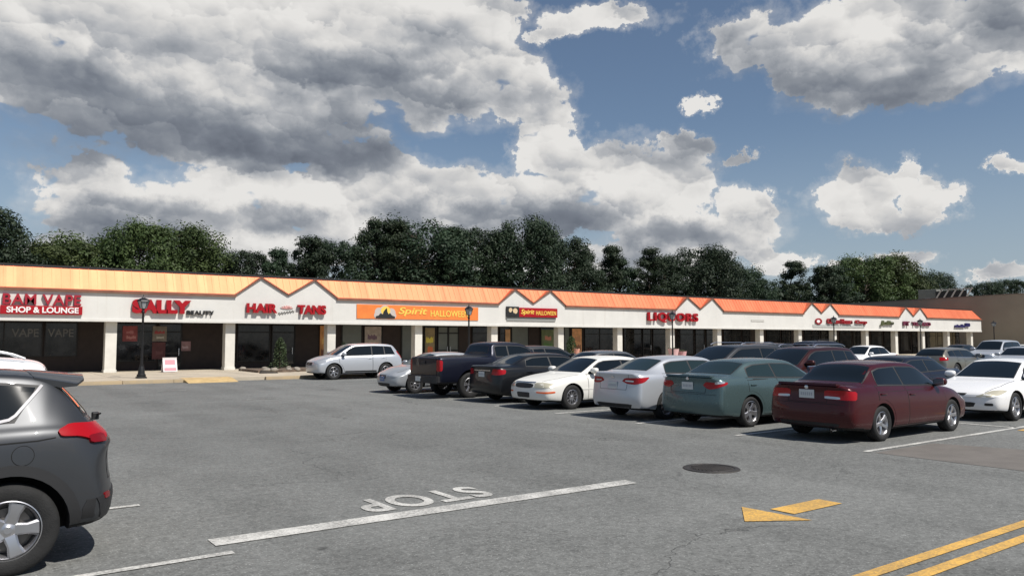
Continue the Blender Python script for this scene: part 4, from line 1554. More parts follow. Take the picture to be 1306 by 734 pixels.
def wheel_meshes(Rw, tw, style, rr_):
    key = (Rw, tw, style, rr_)
    if key in _wheel: return _wheel[key]
    h = tw / 2
    bm = bmesh.new()
    prof = [(rr_ - .012, h * .80), (rr_ + .01, h * .93), (rr_ + .03, h * .98), ((rr_ + Rw) / 2, h * 1.03), (Rw - .03, h * .97), (Rw - .010, h * .86), (Rw, h * .68)]
    full = prof + [(Rw + .001, h * .3), (Rw - .008, h * .28), (Rw - .008, h * .24), (Rw + .001, h * .22), (Rw + .001, -h * .22), (Rw - .008, -h * .24), (Rw - .008, -h * .28), (Rw + .001, -h * .3)] + [(r, -z) for r, z in prof[::-1]]
    lathe(bm, full, 48, 'y')
    recalc(bm)
    ty = to_mesh(bm, 'tyre', 35)
    ty.materials.append(M_TYRE)
    bm = bmesh.new()
    lathe(bm, [(rr_ - .004, h * .93), (rr_ + .004, h * .90), (rr_ - .012, h * .78), (rr_ - .028, h * .55), (rr_ - .035, -h * .5), (rr_ - .005, -h * .9)], 48, 'y')
    n, wsp, dish = {'5': (5, .085, .02), '6': (6, .060, .02), '7': (7, .048, .01), '10': (10, .030, .02), 'w5': (5, .12, .03), 'steel': (8, .07, -.03)}[style]
    for k in range(n):
        a = 2 * pi * k / n + .3
        ca, sa = cos(a), sin(a)
        rad = Vector((ca, 0, sa)); tn = Vector((-sa, 0, ca))
        R0, R1 = .05, rr_ - .018
        w0, w1 = wsp * .42, wsp * .55
        y0, y1 = h * .62, h * .80
        P = []
        for (r_, w_, yo) in ((R0, w0, y0), (R0 + (R1 - R0) * .5, w0 * .85, (y0 + y1) / 2 + dish * .4), (R1, w1, y1)):
            c = rad * r_
            P.append([c - tn * w_ + Vector((0, yo - .012, 0)), c - tn * w_ * .7 + Vector((0, yo, 0)), c + tn * w_ * .7 + Vector((0, yo, 0)), c + tn * w_ + Vector((0, yo - .012, 0)),
                      c + tn * w_ + Vector((0, yo - .05, 0)), c - tn * w_ + Vector((0, yo - .05, 0))])
        V = [[bm.verts.new(q) for q in row] for row in P]
        for r0, r1 in zip(V, V[1:]):
            for j in range(6):
                bm.faces.new((r0[j], r0[(j + 1) % 6], r1[(j + 1) % 6], r1[j]))
        bm.faces.new(V[0]); bm.faces.new(V[-1][::-1])
    lathe(bm, [(.0, h * .70), (.028, h * .70), (.034, h * .66), (.060, h * .60), (.072, h * .40), (0, h * .38)], 20, 'y')
    recalc(bm)
    ri = to_mesh(bm, 'rim', 30)
    ri.materials.append(M_RIMD if style == 'steel' else M_RIM)
    bm = bmesh.new()
    lathe(bm, [(0, h * .20), (.07, h * .24), (.08, h * .12), (rr_ * .72, h * .12), (rr_ * .72, h * .0), (0, 0)], 32, 'y')
    lathe(bm, [(rr_ - .037, -h * .3), (0, -h * .32)], 32, 'y')
    recalc(bm)
    di = to_mesh(bm, 'wheel', 35)
    di.materials.append(M_DISC)
    _wheel[key] = (di, ty, ri)
    return _wheel[key]


def on_top(bvh, x, y=0):
    h, _, _, _ = bvh.ray_cast(Vector((x, y, 3)), Vector((0, 0, -1)))
    return h.z


def add_wheels(root, sp):
    L, hw = sp['L'], sp['W'] / 2
    di, ty, ri = wheel_meshes(sp['R'], sp.get('tw', .215), sp['rim'], sp['rimr'])
    for s in (sp['fo'], sp['fo'] + sp['wb']):
        for sg in (1, -1):
            w = link('wheel', di, None, root)
            w.location = (L / 2 - s, sg * (hw - sp.get('tw', .215) / 2 - .028), sp['R'])
            w.rotation_euler = (0, 0, 0 if sg > 0 else pi)
            t = link('tyre', ty, None, w)
            r = link('rim', ri, None, w)
            a = random.uniform(0, 6.28)
            r.rotation_euler = (0, a, 0)


def make_car(kind_name, label, cat, sp, pm, det=2, group='cars parked in the lot'):
    """sp: measured shape of this car; pm: paint material"""
    L, hw = sp['L'], sp['W'] / 2
    root = thing(kind_name, label, cat, group=group)
    sm, bvh = body_meshes(sp, 3 if det else 2)
    me = cut_arches(sm, sp)
    me.name = 'body'
    me.materials.clear()
    me.materials.append(pm)
    me.materials.append(M_DARK)
    ra = sp['arch']
    axs = [L / 2 - sp['fo'], L / 2 - sp['fo'] - sp['wb']]
    idx = []
    for p in me.polygons:
        c = p.center
        d = 0
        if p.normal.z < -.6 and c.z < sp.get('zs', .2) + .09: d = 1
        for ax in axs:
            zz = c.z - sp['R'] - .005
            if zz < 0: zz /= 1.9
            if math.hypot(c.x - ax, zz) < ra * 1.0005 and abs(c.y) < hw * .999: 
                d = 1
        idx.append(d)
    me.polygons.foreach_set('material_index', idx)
    me.polygons.foreach_set('use_smooth', [True] * len(idx))
    me.set_sharp_from_angle(angle=R(38))
    body = link('body', me, None, root)
    add_wheels(root, sp)

    X = lambda s: L / 2 - s

    def side(sg):
        return lambda s, z: (Vector((X(s), sg * (hw + 1), z)), Vector((0, -sg, 0)))

    def rear(y, z): return (Vector((-L / 2 - 1, y, z)), Vector((1, 0, 0)))

    def frontp(y, z): return (Vector((L / 2 + 1, y, z)), Vector((-1, 0, 0)))

    def top(s, y): return (Vector((X(s), y, 3)), Vector((0, 0, -1)))

    def corner(s0, y0, sg):
        # cylindrical projection round a vertical axis inside the corner; a = angle in tenths of radian*.1
        def f(a, z):
            d = Vector((-sin(a), sg * cos(a), 0))
            return (Vector((X(s0), sg * y0, z)) + d * 2.2, -d)
        return f

    st = sp['st']
    T2 = [(r[0], r[1] - (r[7] if len(r) > 7 else .03)) for r in st]       # roof-edge height along the car
    T3 = [(r[0], r[3]) for r in st]
    # ---------------- glass: band along the side from A pillar to the last pillar
    wd = sp['win']     # dict: s0, s1, top margin, bottom margin, pillars [(s, lean)], rear lean
    mt_, mb_ = wd.get('mt', .085), wd.get('mb', .035)
    ss = np.linspace(wd['s0'], wd['s1'], 26)
    topc, botc = [], []
    for s in ss:
        zt = min(interp(T2, s - .03), interp(T2, s + .03)) - mt_
        zb = interp(T3, s) + mb_
        if zt > zb:
            topc.append((s, zt)); botc.append((s, zb))
    band = topc + botc[::-1]
    if 'rear_cut' in wd:
        (p, n) = wd['rear_cut']
        band = clip(band, p, n)
    if 'front_cut' in wd:
        (p, n) = wd['front_cut']
        band = clip(band, p, n)
    panes = []
    rest = band
    for (s, lean) in wd['pillars']:
        g = .028
        a = clip(rest, (s - g, 1.2), (-1, lean))
        rest = clip(rest, (s + g, 1.2), (1, -lean))
        panes.append(a)
    panes.append(rest)
    glass = sp.get('glass', M_GLASS)
    seal = []
    cxy = (sum(a for a, b in band) / len(band), sum(b for a, b in band) / len(band))
    for a, b in band:
        dx, dz = a - cxy[0], b - cxy[1]
        q = math.hypot(dx, dz)
        seal.append((a + dx / q * .020, b + (.020 if dz > 0 else -.020)))
    doors = sp.get('doors', [])
    for sg in (1, -1):
        f = side(sg)
        patch('window_surround', seal, .10, f, bvh, .002, sp.get('surround', M_BLK), root)
        # doors first, so the panes can belong to them
        ds = []
        for (s0, s1, zlo) in doors:
            n = 14
            zt0, zt1 = interp(T3, s0) + .005, interp(T3, s1) + .005
            outline = [(s0 + (s1 - s0) * k / n, zt0 + (zt1 - zt0) * k / n) for k in range(n + 1)]
            outline += [(s1 + .0, zt1 + (zlo - zt1) * k / n) for k in range(1, n + 1)]
            outline += [(s1 + (s0 - s1) * k / 24, zlo) for k in range(1, 25)]
            outline += [(s0, zlo + (zt0 - zlo) * k / n) for k in range(1, n)]
            o2, o3 = [], []
            for a, b in outline:
                for ax in (sp['fo'], sp['fo'] + sp['wb']):
                    dx, dz = a - ax, b - sp['R']
                    lim = ra + .065
                    if abs(dx) < lim: b = max(b, sp['R'] + math.sqrt(lim * lim - dx * dx))
                o2.append((a, b))
            c0 = (sum(a for a, b in o2) / len(o2), sum(b for a, b in o2) / len(o2))
            for a, b in o2:
                dx, dz = a - c0[0], b - c0[1]
                o3.append((a + math.copysign(.012, dx) if abs(dx) > .2 else a, b + math.copysign(.012, dz) if abs(dz) > .15 else b))
            if det: patch('door_gap', o3, .10, f, bvh, .0012, M_SEAM, root, back=.004)
            d = patch('door', o2, .08, f, bvh, .0035, pm, root, back=.006)
            ds.append(d)
            if d and det:
                bm = bmesh.new()
                hs_, hz = s1 - .16, (zt1 * .5 + zt0 * .5) - sp.get('hdrop', .13)
                h, nrm, _, _ = bvh.ray_cast(*f(hs_, hz))
                if h:
                    box(bm, h.x - .095, h.x + .095, h.y + sg * .012 - .012, h.y + sg * .012 + .014, h.z - .016, h.z + .016, .008)
                    obj('door_handle', bm, sp.get('handle', pm), d, 50)
        for i, pn in enumerate(panes):
            if len(pn) < 3: continue
            dd = ds[i] if i < len(ds) and ds[i] else root
            patch('side_window', rounded(pn, .12, 1), .09, f, bvh, .0055, glass, dd, back=.004)
        if sp.get('strip'):
            s0, s1, z0, z1, mm = sp['strip']
            patch('side_moulding', [(s0, z0), (s1, z0), (s1, z1), (s0, z1)], .12, f, bvh, .010, mm, root)
        if sp.get('cladding'):
            for nm, P in sp['cladding']:
                patch('cladding', P, .08, f, bvh, .007, M_BLK, root)
        if sp.get('fuel') and sg == sp['fuel'][3]:
            fs, fz, fr, _ = sp['fuel']
            patch('fuel_gap', [(fs + (fr + .006) * cos(2 * pi * k / 28), fz + (fr + .006) * sin(2 * pi * k / 28)) for k in range(28)], .05, f, bvh, .0012, M_SEAM, root, back=.004)
            patch('fuel_door', [(fs + fr * cos(2 * pi * k / 28), fz + fr * sin(2 * pi * k / 28)) for k in range(28)], .05, f, bvh, .003, pm, root, back=.004)
        if sp.get('chrome_line'):
            lo = [(a, b - .0) for a, b in botc]
            P = [(a, b - .022) for a, b in lo] + [(a, b - .042) for a, b in lo[::-1]]
            patch('chrome_strip', P, .12, f, bvh, .009, M_CHROME, root)
    # ---------------- front and rear glass, laid perpendicular to their slope
    for nm, (sa, sb, ya, yb, m0, m1) in (('windshield', sp['ws']), ('rear_window', sp['bl'])):
        za, zb = interp([(r[0], r[1]) for r in st], sa), interp([(r[0], r[1]) for r in st], sb)
        A, B = Vector((X(sa), 0, za)), Vector((X(sb), 0, zb))
        ev = (B - A)
        Ls = ev.length
        ev.normalize()
        nrm = Vector((ev.z, 0, -ev.x))
        if nrm.z < 0: nrm = -nrm
        fm = lambda y, t, A=A, ev=ev, nrm=nrm: (A + ev * t + Vector((0, y, 0)) + nrm * 1.5, -nrm)
        P = []
        n = 10
        for k in range(n + 1):
            y = -ya + 2 * ya * k / n
            P.append((y, m0 - .05 * (1 - (y / ya) ** 2) * sp.get('wbow', 1)))
        for k in range(n + 1):
            y = yb - 2 * yb * k / n
            P.append((y, Ls - m1 + .02 * (1 - (y / yb) ** 2)))
        P2 = [(a * 1.0 + math.copysign(.022, a), b + (.022 if b > Ls / 2 else -.022)) for a, b in P]
        patch(nm + '_surround', P2, .12, fm, bvh, .002, M_BLK, root)
        g = patch(nm, P, .10, fm, bvh, .005, glass, root, back=.004)
    # ---------------- lamps
    for key, nm, mdef in (('tl', 'taillight', M_RED), ('tl2', 'reversing_lamp', M_LENS), ('hl', 'headlight', M_LENS), ('tl3', 'tail_lamp_insert', M_REDD)):
        for e in sp.get(key, []):
            s0, y0, P = e[0], e[1], e[2]
            mm = e[3] if len(e) > 3 else mdef
            offp = e[4] if len(e) > 4 else .006
            Q = [(math.atan2((s - s0), (y - y0)), z) for s, y, z in P]
            if s0 < L / 2: Q = [(a if a > -pi / 2 - 1 else a + 2 * pi, z) for a, z in Q]
            for sg in (1, -1):
                patch(nm, rounded(Q, .15, 1), .07, corner(s0, y0, sg), bvh, offp, mm, root, back=.008, cellb=.05)
    # ---------------- front / rear details, polygons in (y, z)
    for e in sp.get('rear', []):
        nm, P, mm, offp = e
        patch(nm, P, .10, rear, bvh, offp, pm if mm == 'paint' else mm, root)
    for e in sp.get('front', []):
        nm, P, mm, offp = e
        patch(nm, P, .10, frontp, bvh, offp, pm if mm == 'paint' else mm, root)
    for e in sp.get('top', []):
        nm, P, mm, offp = e
        patch(nm, P, .12, top, bvh, offp, pm if mm == 'paint' else mm, root)

    # gap lines of the hood
    if det and sp.get('hood', 1):
        sc_ = sp['ws'][0] - .10
        for sg in (1, -1):
            P = [(.16, .60 * hw), (sc_ * .5, .76 * hw), (sc_, .80 * hw), (sc_, .80 * hw + .012), (sc_ * .5, .76 * hw + .012), (.16, .60 * hw + .012)]
            patch('hood_gap', [(a, sg * b) for a, b in P], .12, top, bvh, .0015, M_SEAM, root, back=.004)
    # plates
    for which in ('rear', 'front'):
        if sp.get(which + '_plate'):
            z = sp[which + '_plate']
            fn = rear if which == 'rear' else frontp
            h, _, _, _ = bvh.ray_cast(*fn(0, z))
            if h:
                sgx = -1 if which == 'rear' else 1
                bm = bmesh.new()
                a, b = sorted((h.x + sgx * .004, h.x + sgx * .016))
                box(bm, a, b, -.155, .155, z - .078, z + .078, .003)
                pl = obj('license_plate', bm, sp.get('platem', M_PLATE), root)
                bm = bmesh.new()
                a, b = sorted((h.x + sgx * .0165, h.x + sgx * .0175))
                for kk_ in range(6):
                    y0 = -.118 + kk_ * .042
                    box(bm, a, b, y0, y0 + .026, z - .030, z + .028)
                # worn print: too small to read
                obj('plate_print', bm, mat('plate_ink', (.40, .42, .45), .6), pl)
    if sp.get('emblem'):
        for which, z, rad in sp['emblem']:
            fn = rear if which == 'rear' else frontp
            P = [(rad * 1.35 * cos(2 * pi * k / 20), z + rad * sin(2 * pi * k / 20)) for k in range(20)]
            patch('emblem', P, .1, fn, bvh, .012, M_CHROME, root)
    # mirrors
    ms, mz = sp['mirror']
    mw = sp.get('mw', 1.0)
    for sg in (1, -1):
        h, _, _, _ = bvh.ray_cast(*side(sg)(ms + .05, mz))
        if not h: continue
        bm = bmesh.new()
        bmesh.ops.create_cube(bm, size=1)
        bmesh.ops.subdivide_edges(bm, edges=bm.edges[:], cuts=3, use_grid_fill=True)
        for v in bm.verts:
            c = v.co * 2
            k = 1 / max(.001, (abs(c.x) ** 3.2 + abs(c.y) ** 3.2 + abs(c.z) ** 3.2) ** (1 / 3.2))
            v.co = Vector((c.x * k * .075 + (.02 if c.x > 0 else 0) * (1 - abs(c.z)), c.y * k * .125 * mw, c.z * k * .078 * mw))
            if c.x < -.99: v.co.x = -.055
        y = h.y + sg * .14
        bmesh.ops.translate(bm, verts=bm.verts, vec=(X(ms), y, mz + .05))
        mr = obj('side_mirror', bm, sp.get('mirrorm', pm), root, 50)
        bm = bmesh.new()
        box(bm, X(ms) - .062, X(ms) - .0565, y - .10, y + .10, mz - .005, mz + .105, .002)
        obj('mirror_glass', bm, M_CHROME, mr)
        bm = bmesh.new()
        a, b = sorted((h.y - sg * .02, y - sg * .05))
        box(bm, X(ms) - .03, X(ms) + .03, a, b, mz - .035, mz + .0, .008)
        obj('mirror_arm', bm, M_BLK, mr)
    return root, bvh


def put(root, u, v, heading):
    """heading +1: nose towards +X, -1: nose towards -X"""
    root.location = (u, v, 0)
    root.rotation_euler = (0, 0, 0 if heading > 0 else pi)


# ---------------- families of body shape
def sedan(L, W, H, wb, fo, s_cowl, s_rf, s_rr, s_deck, zn=.70, zc=.96, zd=1.06, **kw):
    hood = lambda s: zn + (zc - zn) * math.sin(min(1, s / s_cowl) * pi / 2) ** .85
    zmid = zc - .02
    zbelt = lambda s: zmid + (zd - .05 - zmid) * max(0, min(1, (s - s_cowl) / (s_deck - s_cowl)))
    st = [
        (0, zn, .60, zn - .05, .74, .88, 0, .012),
        (.10, zn + .05, .62, zn - .01, .78, .93, 0, .015),
        (.50, hood(.5), .70, hood(.5) - .05, .86, .97, 0, .02),
        (s_cowl * .72, hood(s_cowl * .72), .74, hood(s_cowl * .72) - .05, .88, .995, 0, .02),
        (s_cowl - .06, zc, .76, zc - .045, .885, 1, .05, .018),
        (s_cowl + .10, zc + .075, .745, zc - .035, .885, 1, .09, .02),
        (s_rf - .10, H - .085, .655, zbelt(s_rf), .88, 1, .08, .035),
        (s_rf + .12, H - .028, .635, zbelt(s_rf + .1), .88, 1, .05, .045),
        ((s_rf + s_rr) / 2, H, .635, zbelt((s_rf + s_rr) / 2), .88, 1, 0, .055),
        (s_rr - .12, H - .035, .625, zbelt(s_rr), .885, 1, -.03, .045),
        (s_rr + .10, H - .10, .62, zbelt(s_rr + .1), .885, 1, -.06, .035),
        (s_deck - .08, zd + .05, .69, zbelt(s_deck - .1), .885, .995, -.10, .02),
        (s_deck + .10, zd, .72, zd - .055, .875, .985, -.06, .02),
        (L - .22, zd - .008, .74, zd - .065, .865, .975, 0, .018),
        (L - .06, zd - .005, .73, zd - .07, .85, .955, 0, .012),
        (L, zd - .045, .71, zd - .10, .82, .925, 0, .008),
    ]
    sp = dict(L=L, W=W, H=H, wb=wb, fo=fo, st=st, R=.325, arch=.375, rimr=.215, rim='5',
              nose=[(.15, .13), (.30, .03), (.45, 0), (.56, .0), (.62, .03), (zn, .08)],
              tail=[(.15, .15), (.34, .05), (.46, .0), (.60, .01), (.68, .055), (.90, .07), (zd, .05)],
              win=dict(s0=s_cowl + .12, s1=s_deck - .12, pillars=[((s_rf + s_rr) / 2 + .02, .06)], rear_cut=((fo + wb - .0, 1.0), (-1, -.55))),
              ws=(s_cowl, s_rf, .60 * W / 2 * 1.18, .60 * W / 2 * .97, .07, .07),
              bl=(s_deck, s_rr, .60 * W / 2 * 1.06, .60 * W / 2 * .93, .07, .08),
              mirror=(s_cowl + .34, zc + .03),
              doors=[(s_cowl + .12, (s_rf + s_rr) / 2 + .01, .27), ((s_rf + s_rr) / 2 + .03, s_rr + .30, .27)])
    sp.update(kw)
    return sp


def suv(L, W, H, wb, fo, s_cowl, s_rf, s_rr, zn=.82, zc=1.10, zbr=1.12, s_tail=None, **kw):
    s_tail = s_tail or L - .16
    hood = lambda s: zn + (zc - zn) * math.sin(min(1, s / s_cowl) * pi / 2) ** .8
    zbelt = lambda s: (zc - .03) + (zbr - zc + .03) * max(0, min(1, (s - s_cowl) / (s_rr - s_cowl)))
    st = [
        (0, zn, .62, zn - .05, .76, .89, 0, .012),
        (.10, zn + .06, .64, zn, .80, .94, 0, .015),
        (.50, hood(.5), .72, hood(.5) - .05, .87, .975, 0, .02),
        (s_cowl * .75, hood(s_cowl * .75), .75, hood(s_cowl * .75) - .05, .885, .995, 0, .02),
        (s_cowl - .05, zc, .77, zc - .045, .89, 1, .05, .018),
        (s_cowl + .10, zc + .085, .76, zc - .03, .89, 1, .09, .02),
        (s_rf - .10, H - .10, .68, zbelt(s_rf), .89, 1, .08, .035),
        (s_rf + .12, H - .035, .665, zbelt(s_rf + .1), .89, 1, .04, .045),
        ((s_rf + s_rr) / 2, H, .665, zbelt((s_rf + s_rr) / 2), .89, 1, 0, .05),
        (s_rr - .30, H - .03, .65, zbelt(s_rr), .89, 1, 0, .045),
        (s_rr, H - .07, .64, zbr, .885, .995, -.03, .04),
        (s_rr + .10, H - .13, .64, zbr, .88, .99, -.06, .04),
        (s_tail - .05, zbr + .12, .70, zbr, .85, .975, -.06, .02),
        (s_tail + .04, zbr - .02, .70, zbr - .06, .83, .965, -.02, .015),
        (L - .05, zbr - .10, .68, zbr - .16, .81, .945, 0, .012),
        (L, zbr - .17, .66, zbr - .22, .78, .92, 0, .012),
    ]
    sp = dict(L=L, W=W, H=H, wb=wb, fo=fo, st=st, R=.36, arch=.425, rimr=.235, rim='5', tw=.23, zw=.66, zs=.26,
              nose=[(.2, .12), (.36, .03), (.5, 0), (.66, .0), (.74, .03), (zn, .07)],
              tail=[(.2, .14), (.40, .02), (.55, .0), (.66, .03), (.74, .07), (.9, .06), (zbr, .03)],
              win=dict(s0=s_cowl + .14, s1=s_tail - .1, mt=.10, pillars=[((s_rf + s_rr) / 2 - .12, .05), (s_rr - .50, .0)], rear_cut=((s_rr - .02, 1.3), (-1, -.45))),
              ws=(s_cowl, s_rf, .60 * W / 2 * 1.20, .60 * W / 2 * 1.0, .08, .08),
              bl=(s_tail, s_rr, .60 * W / 2 * 1.12, .60 * W / 2 * .98, .10, .10),
              mirror=(s_cowl + .36, zc + .04), mw=1.12, hdrop=.14,
              doors=[(s_cowl + .14, (s_rf + s_rr) / 2 - .13, .36), ((s_rf + s_rr) / 2 - .11, s_rr - .48, .36)])
    sp.update(kw)
    return sp


def std_front(sp, zn, gm=None, wide=.30, hz=(.60, .72), hout=.80, lens=M_LENS, glow=.0):
    """usual face: grille, lower intake, headlights round the corners"""
    hw = sp['W'] / 2
    sp.setdefault('front', [])
    g0, g1 = zn - .17, zn - .045
    sp['front'] += [('grille', rounded([(-wide, g1), (wide, g1), (wide * .85, g0), (-wide * .85, g0)], .1, 1), gm or M_BLK, .006),
                    ('lower_intake', rounded([(-.45, .36), (.45, .36), (.40, .25), (-.40, .25)], .1, 1), M_BLK, .006)]
    sp['hl'] = [(.75, .25, [(0.04, wide + .06, hz[0] + .01), (.10, hw * hout, hz[0]), (.48, hw, hz[0] + .05), (.50, hw, hz[1] + .01), (.12, hw * .82, hz[1]), (.05, wide + .08, hz[1] - .03)], lens)]
    sp['emblem'] = sp.get('emblem', []) + [('front', (g0 + g1) / 2, .035)]


def std_tail(sp, z0, z1, inner=.42, wrap=.38, mat_=None):
    L, hw = sp['L'], sp['W'] / 2
    sp['tl'] = [(L - .8, .25, [(L, inner, z0), (L, hw * .80, z0), (L - wrap, hw, z0 + .03), (L - wrap, hw, z1), (L, hw * .8, z1), (L, inner, z1)], mat_ or M_RED)]
    sp['rear_plate'] = sp.get('rear_plate', (z0 + z1) / 2)
    sp['emblem'] = sp.get('emblem', []) + [('rear', z1 + .02, .03)]

# ------------------------------------------------------------------ the vehicles in the photograph
P_MAROON = paint('paint_maroon', (.055, .0035, .006), .25, .25)
P_TEAL = paint('paint_teal_grey', (.09, .138, .142), .45, .27)
P_SILVER = paint('paint_silver', (.52, .54, .57), .45, .30)
P_PALE = paint('paint_pale_silver', (.36, .38, .40), .3, .3)
P_WHITE = paint('paint_white', (.74, .73, .69), .0, .28)
P_CREAM = paint('paint_cream_white', (.74, .73, .68), .0, .4)
P_BLACK = paint('paint_black', (.006, .007, .009), .1, .3)
P_NAVY = paint('paint_navy', (.010, .012, .024), .35, .32)
P_GREY = paint('paint_dark_grey', (.048, .051, .056), .45, .38)
P_MGREY = paint('paint_mid_grey', (.15, .16, .17), .5, .27)
P_GOLD = paint('paint_gold_beige', (.26, .24, .20), .7, .28)
P_BRSUV = paint('paint_brown_red', (.045, .011, .010), .4, .28)
P_WSUV = paint('paint_bright_white', (.80, .80, .80), .0, .27)

# dark red sedan, nearest of the row
sp = sedan(4.76, 1.83, 1.475, 2.70, .97, 1.18, 1.98, 3.48, 4.05, zn=.70, zc=.95, zd=1.06, rim='5', rimr=.218)
std_front(sp, .70)
L, hw = sp['L'], sp['W'] / 2
sp['tl'] = [(L - .8, .25, [(L, .36, .80), (L, hw * .85, .78), (L - .22, hw, .78), (L - .26, hw, .93), (L, hw * .85, .95), (L, .36, .95)], M_RED)]
sp['tl2'] = [(L - .8, .25, [(L, .37, .80), (L, .70, .79), (L, .70, .835), (L, .37, .845)], M_LENS, .009)]
sp['rear_plate'] = .87
sp['emblem'] = [('rear', .99, .03)]
sp['rear'] = [('trunk_gap', [(-.40, 1.02), (-.40, .72), (.40, .72), (.40, 1.02), (.392, 1.02), (.392, .728), (-.392, .728), (-.392, 1.02)], M_SEAM, .0015),
              ('bumper_gap', [(-.80, .705), (.80, .705), (.80, .698), (-.80, .698)], M_SEAM, .002),
              ('lower_valance', rounded([(-.62, .36), (.62, .36), (.55, .24), (-.55, .24)], .1, 1), M_BLK, .004)]
sp['bl'] = (4.05, 3.46, .66, .56, .05, .07)
car, bvh = make_car('sedan', 'dark red four door sedan parked nose in at the near right, closest of the row', 'car', sp, P_MAROON)
bm = bmesh.new()
lathe(bm, [(.035, -.06), (.036, .06), (.03, .06), (.03, -.06)], 16, 'z')
bmesh.ops.transform(bm, matrix=Matrix.Translation((-L / 2 + .10, -.48, .235)) @ Matrix.Rotation(pi / 2, 4, 'Y'), verts=bm.verts)
obj('exhaust_tip', bm, M_CHROME, car, 40)
# thin lip spoiler on the trunk
bm = bmesh.new()
zz = on_top(bvh, -L / 2 + .12, .45)
prism(bm, [(-L / 2 + .04, zz - .01), (-L / 2 + .05, zz + .035), (-L / 2 + .20, zz + .012), (-L / 2 + .22, zz - .01)], 'y', -.60, .60)
recalc(bm)
bmesh.ops.bevel(bm, geom=bm.edges[:], offset=.008, segments=2, affect='EDGES')
obj('spoiler', bm, P_MAROON, car, 40)
put(car, 15.32, 8.55, 1)

# teal grey sedan
sp = sedan(4.80, 1.82, 1.465, 2.78, .95, 1.12, 1.95, 3.50, 4.12, zn=.72, zc=.98, zd=1.10, rim='10', rimr=.228, glass=M_GLASSL)
sp['rim'] = 'w5'
std_front(sp, .72)
L, hw = sp['L'], sp['W'] / 2
sp['tl'] = [(L - .8, .25, [(L, .42, .90), (L, .58, .82), (L, hw * .85, .84), (L - .28, hw, .93), (L - .30, hw, .975), (L, hw * .85, .965), (L, .50, .975)], M_RED)]
sp['tl2'] = [(L - .8, .25, [(L - .02, hw * .82, .925), (L - .20, hw * .99, .955), (L - .20, hw * .99, .985), (L - .02, hw * .84, .985)], M_LENS, .009)]
sp['rear_plate'] = .88
sp['emblem'] = [('rear', 1.03, .03)]
sp['rear'] = [('trunk_gap', [(-.52, 1.06), (-.47, .74), (.47, .74), (.52, 1.06), (.512, 1.06), (.462, .748), (-.462, .748), (-.512, 1.06)], M_SEAM, .0015),
              ('bumper_gap', [(-.80, .715), (.80, .715), (.80, .708), (-.80, .708)], M_SEAM, .002)]
car, bvh = make_car('sedan', 'teal grey four door sedan with its tail to the aisle beside the dark red one', 'car', sp, P_TEAL)
bm = bmesh.new()
zz = on_top(bvh, -L / 2 + .12, .45)
prism(bm, [(-L / 2 + .04, zz - .01), (-L / 2 + .05, zz + .03), (-L / 2 + .20, zz + .010), (-L / 2 + .22, zz - .01)], 'y', -.62, .62)
recalc(bm)
bmesh.ops.bevel(bm, geom=bm.edges[:], offset=.008, segments=2, affect='EDGES')
obj('spoiler', bm, P_TEAL, car, 40)
put(car, 15.33, 11.42, 1)

# silver sedan
sp = sedan(4.62, 1.76, 1.49, 2.70, .92, 1.05, 1.85, 3.40, 4.10, zn=.72, zc=1.0, zd=1.12, rim='10', rimr=.21, glass=M_GLASSL)
std_front(sp, .72)
L, hw = sp['L'], sp['W'] / 2
sp['tl'] = [(L - .8, .25, [(L, .30, .90), (L, .50, .84), (L, hw * .85, .83), (L - .20, hw, .88), (L - .42, hw, 1.0), (L - .05, hw * .88, .985), (L, .40, .975)], M_RED)]
sp['tl2'] = [(L - .8, .25, [(L, .42, .895), (L, hw * .8, .885), (L, hw * .8, .92), (L, .42, .925)], M_LENS, .009)]
sp['rear_plate'] = .80
sp['emblem'] = [('rear', .99, .03)]
sp['rear'] = [('trunk_gap', [(-.50, 1.05), (-.44, .70), (.44, .70), (.50, 1.05), (.492, 1.05), (.432, .708), (-.432, .708), (-.492, 1.05)], M_SEAM, .0015),
              ('lower_valance', rounded([(-.60, .38), (.60, .38), (.52, .26), (-.52, .26)], .1, 1), M_BLK, .004)]
car, _ = make_car('sedan', 'bright silver sedan with its tail to the aisle between the teal and white cars', 'car', sp, P_SILVER)
put(car, 15.05, 13.55, 1)

# white older sedan, nose out
sp = sedan(5.08, 1.87, 1.415, 2.85, 1.02, 1.45, 2.25, 3.75, 4.25, zn=.72, zc=.94, zd=1.02, rim='10', rimr=.20)
sp['front'] = [('grille', rounded([(-.40, .70), (.40, .70), (.38, .57), (-.38, .57)], .2, 2), M_BLK, .006),
               ('grille_trim', [(-.44, .735), (.44, .735), (.44, .715), (-.44, .715)], M_CHROME, .010),
               ('plate_recess', rounded([(-.28, .46), (.28, .46), (.26, .32), (-.26, .32)], .1, 1), M_BLK, .004)]
hw = sp['W'] / 2
sp['hl'] = [(.80, .25, [(.04, .44, .585), (.10, hw * .85, .58), (.40, hw, .61), (.42, hw, .68), (.12, hw * .85, .72), (.04, .46, .72)], M_LENSY)]
sp['tl3'] = [(.80, .25, [(.06, .52, .45), (.12, hw * .85, .44), (.40, hw, .46), (.40, hw, .50), (.12, hw * .85, .485), (.06, .52, .49)], M_AMBER, .008)]
std_tail(sp, .78, .92)
sp['strip'] = (1.35, 4.55, .52, .545, P_CREAM)
sp['chrome_line'] = False
car, _ = make_car('sedan', 'cream white older sedan parked nose out with amber side lamps', 'car', sp, P_CREAM)
put(car, 15.16, 16.9, -1)

